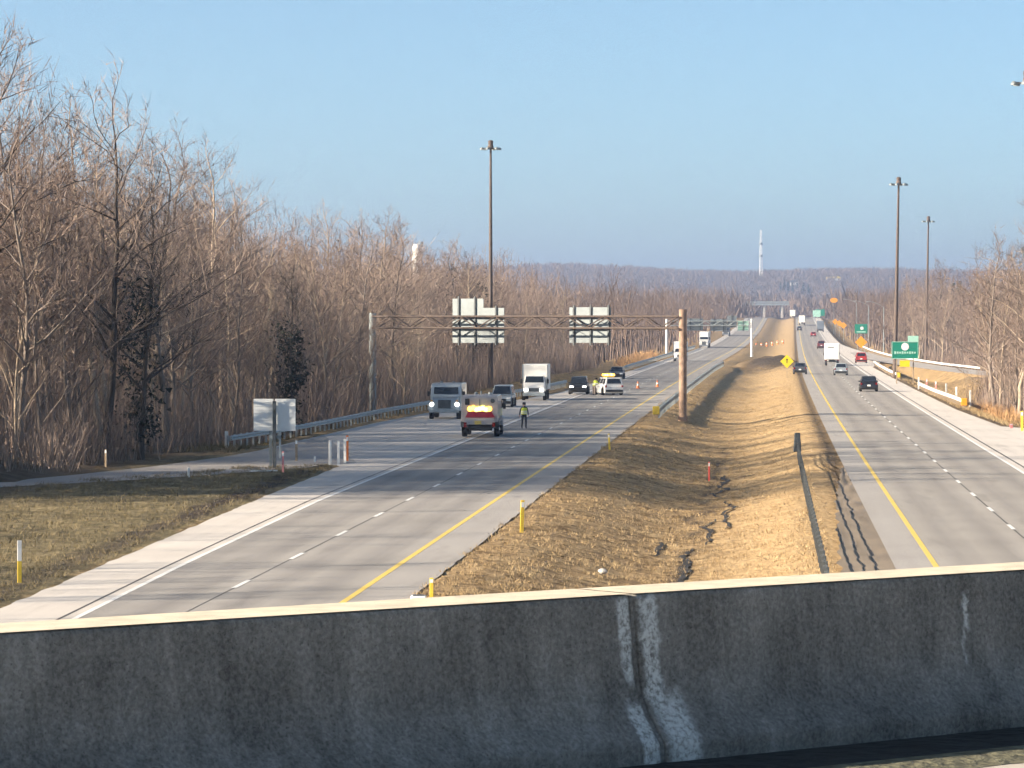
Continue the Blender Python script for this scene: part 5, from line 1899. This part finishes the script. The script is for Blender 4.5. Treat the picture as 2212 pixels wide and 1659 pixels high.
# ------------------------------------------------------------------ people
def person(label, loc, fwd, joints, mats, vest, extra=None):
    """joints: name -> (x, y, z, radius); one continuous skinned body"""
    J = {'pelvis': (0, 0, 0.95, .145), 'belly': (0, 0, 1.12, .14), 'chest': (0, 0, 1.33, .155), 'neck': (0, 0, 1.49, .06), 'skull': (0, 0.01, 1.60, .085), 'crown': (0, 0.0, 1.70, .075)}
    for s_, n in ((-1, 'l'), (1, 'r')):
        J['sh' + n] = (s_ * 0.19, 0, 1.42, .07)
        J['el' + n] = (s_ * 0.28, -0.02, 1.14, .05)
        J['wr' + n] = (s_ * 0.30, 0.06, 0.90, .036)
        J['hip' + n] = (s_ * 0.10, 0, 0.88, .105)
        J['kn' + n] = (s_ * 0.12, 0.02, 0.49, .075)
        J['an' + n] = (s_ * 0.13, 0, 0.09, .05)
        J['toe' + n] = (s_ * 0.15, 0.17, 0.04, .042)
    J.update(joints)
    E = [('pelvis', 'belly'), ('belly', 'chest'), ('chest', 'neck'), ('neck', 'skull'), ('skull', 'crown')]
    for n in 'lr':
        E += [('chest', 'sh' + n), ('sh' + n, 'el' + n), ('el' + n, 'wr' + n), ('pelvis', 'hip' + n), ('hip' + n, 'kn' + n), ('kn' + n, 'an' + n), ('an' + n, 'toe' + n)]
        w_, e_ = Vector(J['wr' + n][:3]), Vector(J['el' + n][:3])
        d = (w_ - e_).normalized()
        side = Vector((1, 0, 0)) if n == 'l' else Vector((-1, 0, 0))
        J['pa' + n] = (*(w_ + d * 0.07), .034)
        E.append(('wr' + n, 'pa' + n))
        for k, (off, ln) in enumerate(((-0.03, .075), (-0.01, .085), (0.012, .08), (0.032, .065))):
            f0 = w_ + d * 0.11 + Vector((0, off, 0))
            f1 = f0 + d * ln * 0.6 + side * 0.012
            f2 = f1 + d * ln * 0.5 + side * 0.025
            for q, pt in enumerate((f0, f1, f2)):
                J[f'f{n}{k}{q}'] = (*pt, .010 - 0.001 * q)
            E += [('pa' + n, f'f{n}{k}0'), (f'f{n}{k}0', f'f{n}{k}1'), (f'f{n}{k}1', f'f{n}{k}2')]
        t0 = w_ + d * 0.05 + Vector((0, 0.045, 0))
        t1_ = t0 + d * 0.05 + Vector((0, 0.025, 0))
        J[f't{n}0'] = (*t0, .013)
        J[f't{n}1'] = (*t1_, .010)
        E += [('pa' + n, f't{n}0'), (f't{n}0', f't{n}1')]
    names = list(J)
    me = bpy.data.meshes.new('body_skeleton')
    me.from_pydata([J[n][:3] for n in names], [(names.index(a), names.index(b)) for a, b in E], [])
    o = bpy.data.objects.new('body_skeleton', me)
    COL.objects.link(o)
    m1 = o.modifiers.new('skin', 'SKIN')
    for i, n in enumerate(names):
        sv = me.skin_vertices[0].data[i]
        sv.radius = (J[n][3], J[n][3] * (0.72 if n in ('chest', 'belly', 'pelvis') else 1.0))
        sv.use_root = n == 'pelvis'
    m2 = o.modifiers.new('sub', 'SUBSURF')
    m2.levels = m2.render_levels = 1
    dg = bpy.context.evaluated_depsgraph_get()
    bm_ = bpy.data.meshes.new_from_object(o.evaluated_get(dg))
    bpy.data.objects.remove(o)
    bm_.materials.clear()
    for m_ in mats:       # skin, top, trousers, shoes
        bm_.materials.append(m_)
    wl, wr = Vector(J['wrl'][:3]), Vector(J['wrr'][:3])
    for f_ in bm_.polygons:
        c_ = f_.center
        k = 1
        if c_.z > J['neck'][2] + 0.02 or (min((c_ - wl).length, (c_ - wr).length) < 0.2 and c_.z < max(wl.z, wr.z) + 0.01 and abs(c_.x) > 0.19):
            k = 0
        elif c_.z < 0.11:
            k = 3
        elif c_.z < J['pelvis'][2] + 0.04 and not (abs(c_.x) > 0.22):
            k = 2
        f_.material_index = k
        f_.use_smooth = True
    root = thing('person', label, 'person', loc, fwd)
    link('body', bm_, root)
    ch, pe = Vector(J['chest'][:3]), Vector(J['pelvis'][:3])
    # vest: a shell round the trunk following its lean
    rows = []
    n = 18
    for t, rx, ry in ((0.05, .215, .150), (0.35, .205, .145), (0.7, .225, .155), (1.0, .235, .155), (1.25, .17, .115)):
        c_ = pe.lerp(ch, t)
        rows.append([c_ + Vector((rx * math.cos(2 * math.pi * k / n), ry * math.sin(2 * math.pi * k / n), 0)) for k in range(n)])
    vs = [p for r_ in rows for p in r_]
    fs = [(i * n + k, i * n + (k + 1) % n, (i + 1) * n + (k + 1) % n, (i + 1) * n + k) for i in range(len(rows) - 1) for k in range(n)]
    ve = MB().add(vs, fs).build('safety_vest', vest, root, smooth=True)
    st = []
    for t in (0.30, 0.62):
        c_ = pe.lerp(ch, t)
        for zz_ in (-0.028, 0.028):
            st.append([c_ + Vector((0.228 * math.cos(2 * math.pi * k / n), 0.162 * math.sin(2 * math.pi * k / n), zz_)) for k in range(n)])
    for a_ in (0, 2):
        MB().add(st[a_] + st[a_ + 1], [(k, (k + 1) % n, n + (k + 1) % n, n + k) for k in range(n)]).build('reflective_band', M['sign_white'], ve)
    sk = Vector(J['skull'][:3])
    hb_ = MB().lathe(tuple(sk + Vector((0, -0.012, -0.03))), (0, 0, 1), [(0, 0.088), (0.06, 0.108), (0.11, 0.104), (0.155, 0.07), (0.17, 0.02)], 14)
    (extra or hb_).build('hair' if not extra else 'hat', mats[4], root, smooth=True)
    if extra is None:
        pass
    for s_ in (-1, 1):
        MB().lathe(tuple(sk + Vector((s_ * 0.033, 0.083, 0.012))), (0, 1, 0), [(0, 0.012), (0.008, 0.008)], 8).build('eye', M['black'], root)
        MB().box(tuple(sk + Vector((s_ * 0.092, 0.0, 0.0))), (0.02, 0.035, 0.055)).build('ear', mats[0], root, bevel=0.008)
    MB().add([tuple(sk + Vector(q)) for q in ((-0.014, 0.083, -0.035), (0.014, 0.083, -0.035), (0, 0.112, -0.03), (0, 0.083, 0.015))], [(0, 1, 2), (1, 3, 2), (3, 0, 2)]).build('nose', mats[0], root)
    MB().box(tuple(sk + Vector((0, 0.082, -0.058))), (0.045, 0.012, 0.010)).build('mouth', M['tail'], root)
    return root


skin = mat('skin', (0.52, 0.33, 0.25), 0.6)
navy = mat('dark_navy_cloth', (0.018, 0.02, 0.028), 0.9, var=0.2, scale=12)
boots = mat('black_boots', (0.012, 0.012, 0.012), 0.6)
hair = mat('dark_hair', (0.02, 0.016, 0.013), 0.8)
hivis = mat('lime_safety_vest', (0.62, 0.68, 0.05), 0.7, var=0.12, scale=9)
hivis_b = mat('bright_lime_safety_coat', (0.66, 0.74, 0.04), 0.7, var=0.08, scale=9)
tanp = mat('tan_trousers', (0.34, 0.27, 0.22), 0.9, var=0.15, scale=10)
p = W(1132, 926)
hat = MB().lathe((0, 0.005, 1.635), (0, 0, 1), [(0, 0.15), (0.015, 0.15), (0.02, 0.112), (0.09, 0.112), (0.15, 0.105), (0.165, 0.06)], 18)
person('person in dark clothes and lime safety vest walking on the inbound lanes', p, math.pi + 0.25,
       {'knl': (-0.11, 0.10, 0.49, .075), 'anl': (-0.12, 0.05, 0.09, .05), 'toel': (-0.13, 0.22, 0.04, .042), 'anr': (0.12, -0.12, 0.10, .05), 'toer': (0.13, 0.05, 0.04, .042), 'wrl': (-0.27, 0.12, 0.94, .036), 'wrr': (0.32, 0.0, 0.90, .036)},
       (skin, navy, navy, boots, navy), hivis, hat)
p = W(1283, 854)
person('person in bright lime coat and tan trousers leaning beside the police car', p, -0.9,
       {'chest': (0.02, 0.16, 1.30, .16), 'belly': (0.0, 0.07, 1.12, .145), 'neck': (0.03, 0.24, 1.45, .06), 'skull': (0.03, 0.29, 1.56, .085), 'crown': (0.03, 0.30, 1.66, .075),
        'shl': (-0.17, 0.18, 1.38, .07), 'shr': (0.21, 0.18, 1.38, .07), 'ell': (-0.26, 0.30, 1.14, .05), 'elr': (0.30, 0.32, 1.16, .05), 'wrl': (-0.22, 0.50, 1.05, .036), 'wrr': (0.26, 0.52, 1.08, .036)},
       (skin, hivis_b, tanp, boots, hair), hivis_b)

# ------------------------------------------------------------------ dry grass blades on the verges
def tufts(name, label, n, ufun, v0, v1, m, h0, h1, w0=0.012, clump=0.5):
    V = np.empty((n * 3, 3), np.float32)
    A_ = np.repeat(rng.random(n), 3)
    k = 0
    tries = 0
    vs = v0 + (v1 - v0) * rng.random(n * 3) ** 1.35
    us = np.array([0.0] * (n * 3))
    r1 = rng.random(n * 3)
    for i in range(n * 3):
        lo_, hi_ = ufun(vs[i])
        us[i] = lo_ + (hi_ - lo_) * r1[i]
    Z = ground_z(us, vs)
    X = us + curve(vs)
    hh = rng.uniform(h0, h1, n * 3)
    dx, dy = rng.normal(0, 0.6, n * 3), rng.normal(0, 0.6, n * 3)
    an = rng.uniform(0, 2 * math.pi, n * 3)
    for i in range(n * 3):
        if k >= n:
            break
        c_ = noise.noise(Vector((us[i] * 0.9, vs[i] * 0.5, 2.0))) + 0.5 * noise.noise(Vector((us[i] * 2.7, vs[i] * 1.6, 7.0)))
        if c_ < clump * (rng.random() - 0.6):
            continue
        s_ = np.array([math.cos(an[i]), math.sin(an[i]), 0]) * w0
        zr = Z[i] + 0.10 * noise.noise(Vector((us[i], vs[i], 0)) * 0.55) + 0.06 * noise.noise(Vector((us[i], vs[i], 0)) * 1.7) - 0.02
        p = np.array([X[i], vs[i], zr])
        h = hh[i] * (1.0 + 0.8 * max(0, c_))
        V[3 * k] = p - s_
        V[3 * k + 1] = p + s_
        V[3 * k + 2] = p + np.array([dx[i] * h, dy[i] * h, h])
        k += 1
    V = V[:3 * k]
    me = np_mesh(name, V, np.arange(3 * k).reshape(-1, 3), A_[:3 * k])
    me.materials.append(m)
    return tag(link(name, me), label, 'grass', kind='stuff')


M['straw'] = bark_mat('straw_blades', (0.26, 0.18, 0.09), (0.58, 0.44, 0.25))
M['dull_grass'] = bark_mat('dull_grass_blades', (0.12, 0.095, 0.05), (0.34, 0.27, 0.15))
tufts('median_grass', 'dry straw-coloured grass covering the median', 95000, lambda v: (-9.55, 2.2), 84, 420, M['straw'], 0.03, 0.13)
tufts('gore_grass', 'dull brownish grass between the exit ramp and the shoulder', 45000, lambda v: (max(-45.0, left_edge(v) - 22) if v < 160 else -24 - (190 - v) * 0.35, left_edge(v) - 0.3), 88, 186, M['dull_grass'], 0.05, 0.18)
tufts('verge_grass', 'dry grass on the verge right of the outbound road', 26000, lambda v: (right_edge(v) + 0.4, right_wood(v) + 2), 252, 450, M['straw'], 0.10, 0.35, 0.02)
tufts('verge_grass', 'dry grass strip along the foot of the left wood', 26000, lambda v: (left_wood(v) - 1, left_edge(v) - 1.0), 205, 480, M['dull_grass'], 0.08, 0.32, 0.018)
# clumps of reddish reeds
reeds = [brush_clump(90 + k, 1.5, 40, 0.8) for k in range(4)]
pts = []
for k in range(70):
    v = rnd.uniform(278, 312)
    u = rnd.uniform(17.8, 23)
    p = RP(u, v)
    pts.append((p.x, p.y, gz(u, v), rnd.uniform(0.6, 1.2)))
for k in range(60):
    v = rnd.uniform(560, 700)
    u = rnd.uniform(-25.5, -22)
    p = RP(u, v)
    pts.append((p.x, p.y, gz(u, v), rnd.uniform(0.8, 1.6)))
tag(mass('reeds', reeds, pts, M['reed']), 'clumps of tan dry reeds beside the guardrails', 'reeds')
#__NEXT__

q = W(1302, 1216)
q.z = gz(-7.0, 112)
r_ = bpy.data.meshes.new('stone')
bm_ = bmesh.new()
bmesh.ops.create_icosphere(bm_, subdivisions=2, radius=0.15)
for v_ in bm_.verts:
    v_.co = v_.co * (1 + 0.35 * noise.noise(v_.co * 6)) * 1.0
    v_.co.z *= 0.6
bm_.to_mesh(r_)
bm_.free()
r_.materials.append(M['shoulder'])
o = link('stone', r_)
o.location = q
tag(o, 'pale stone lying in the median grass near the parapet', 'stone')
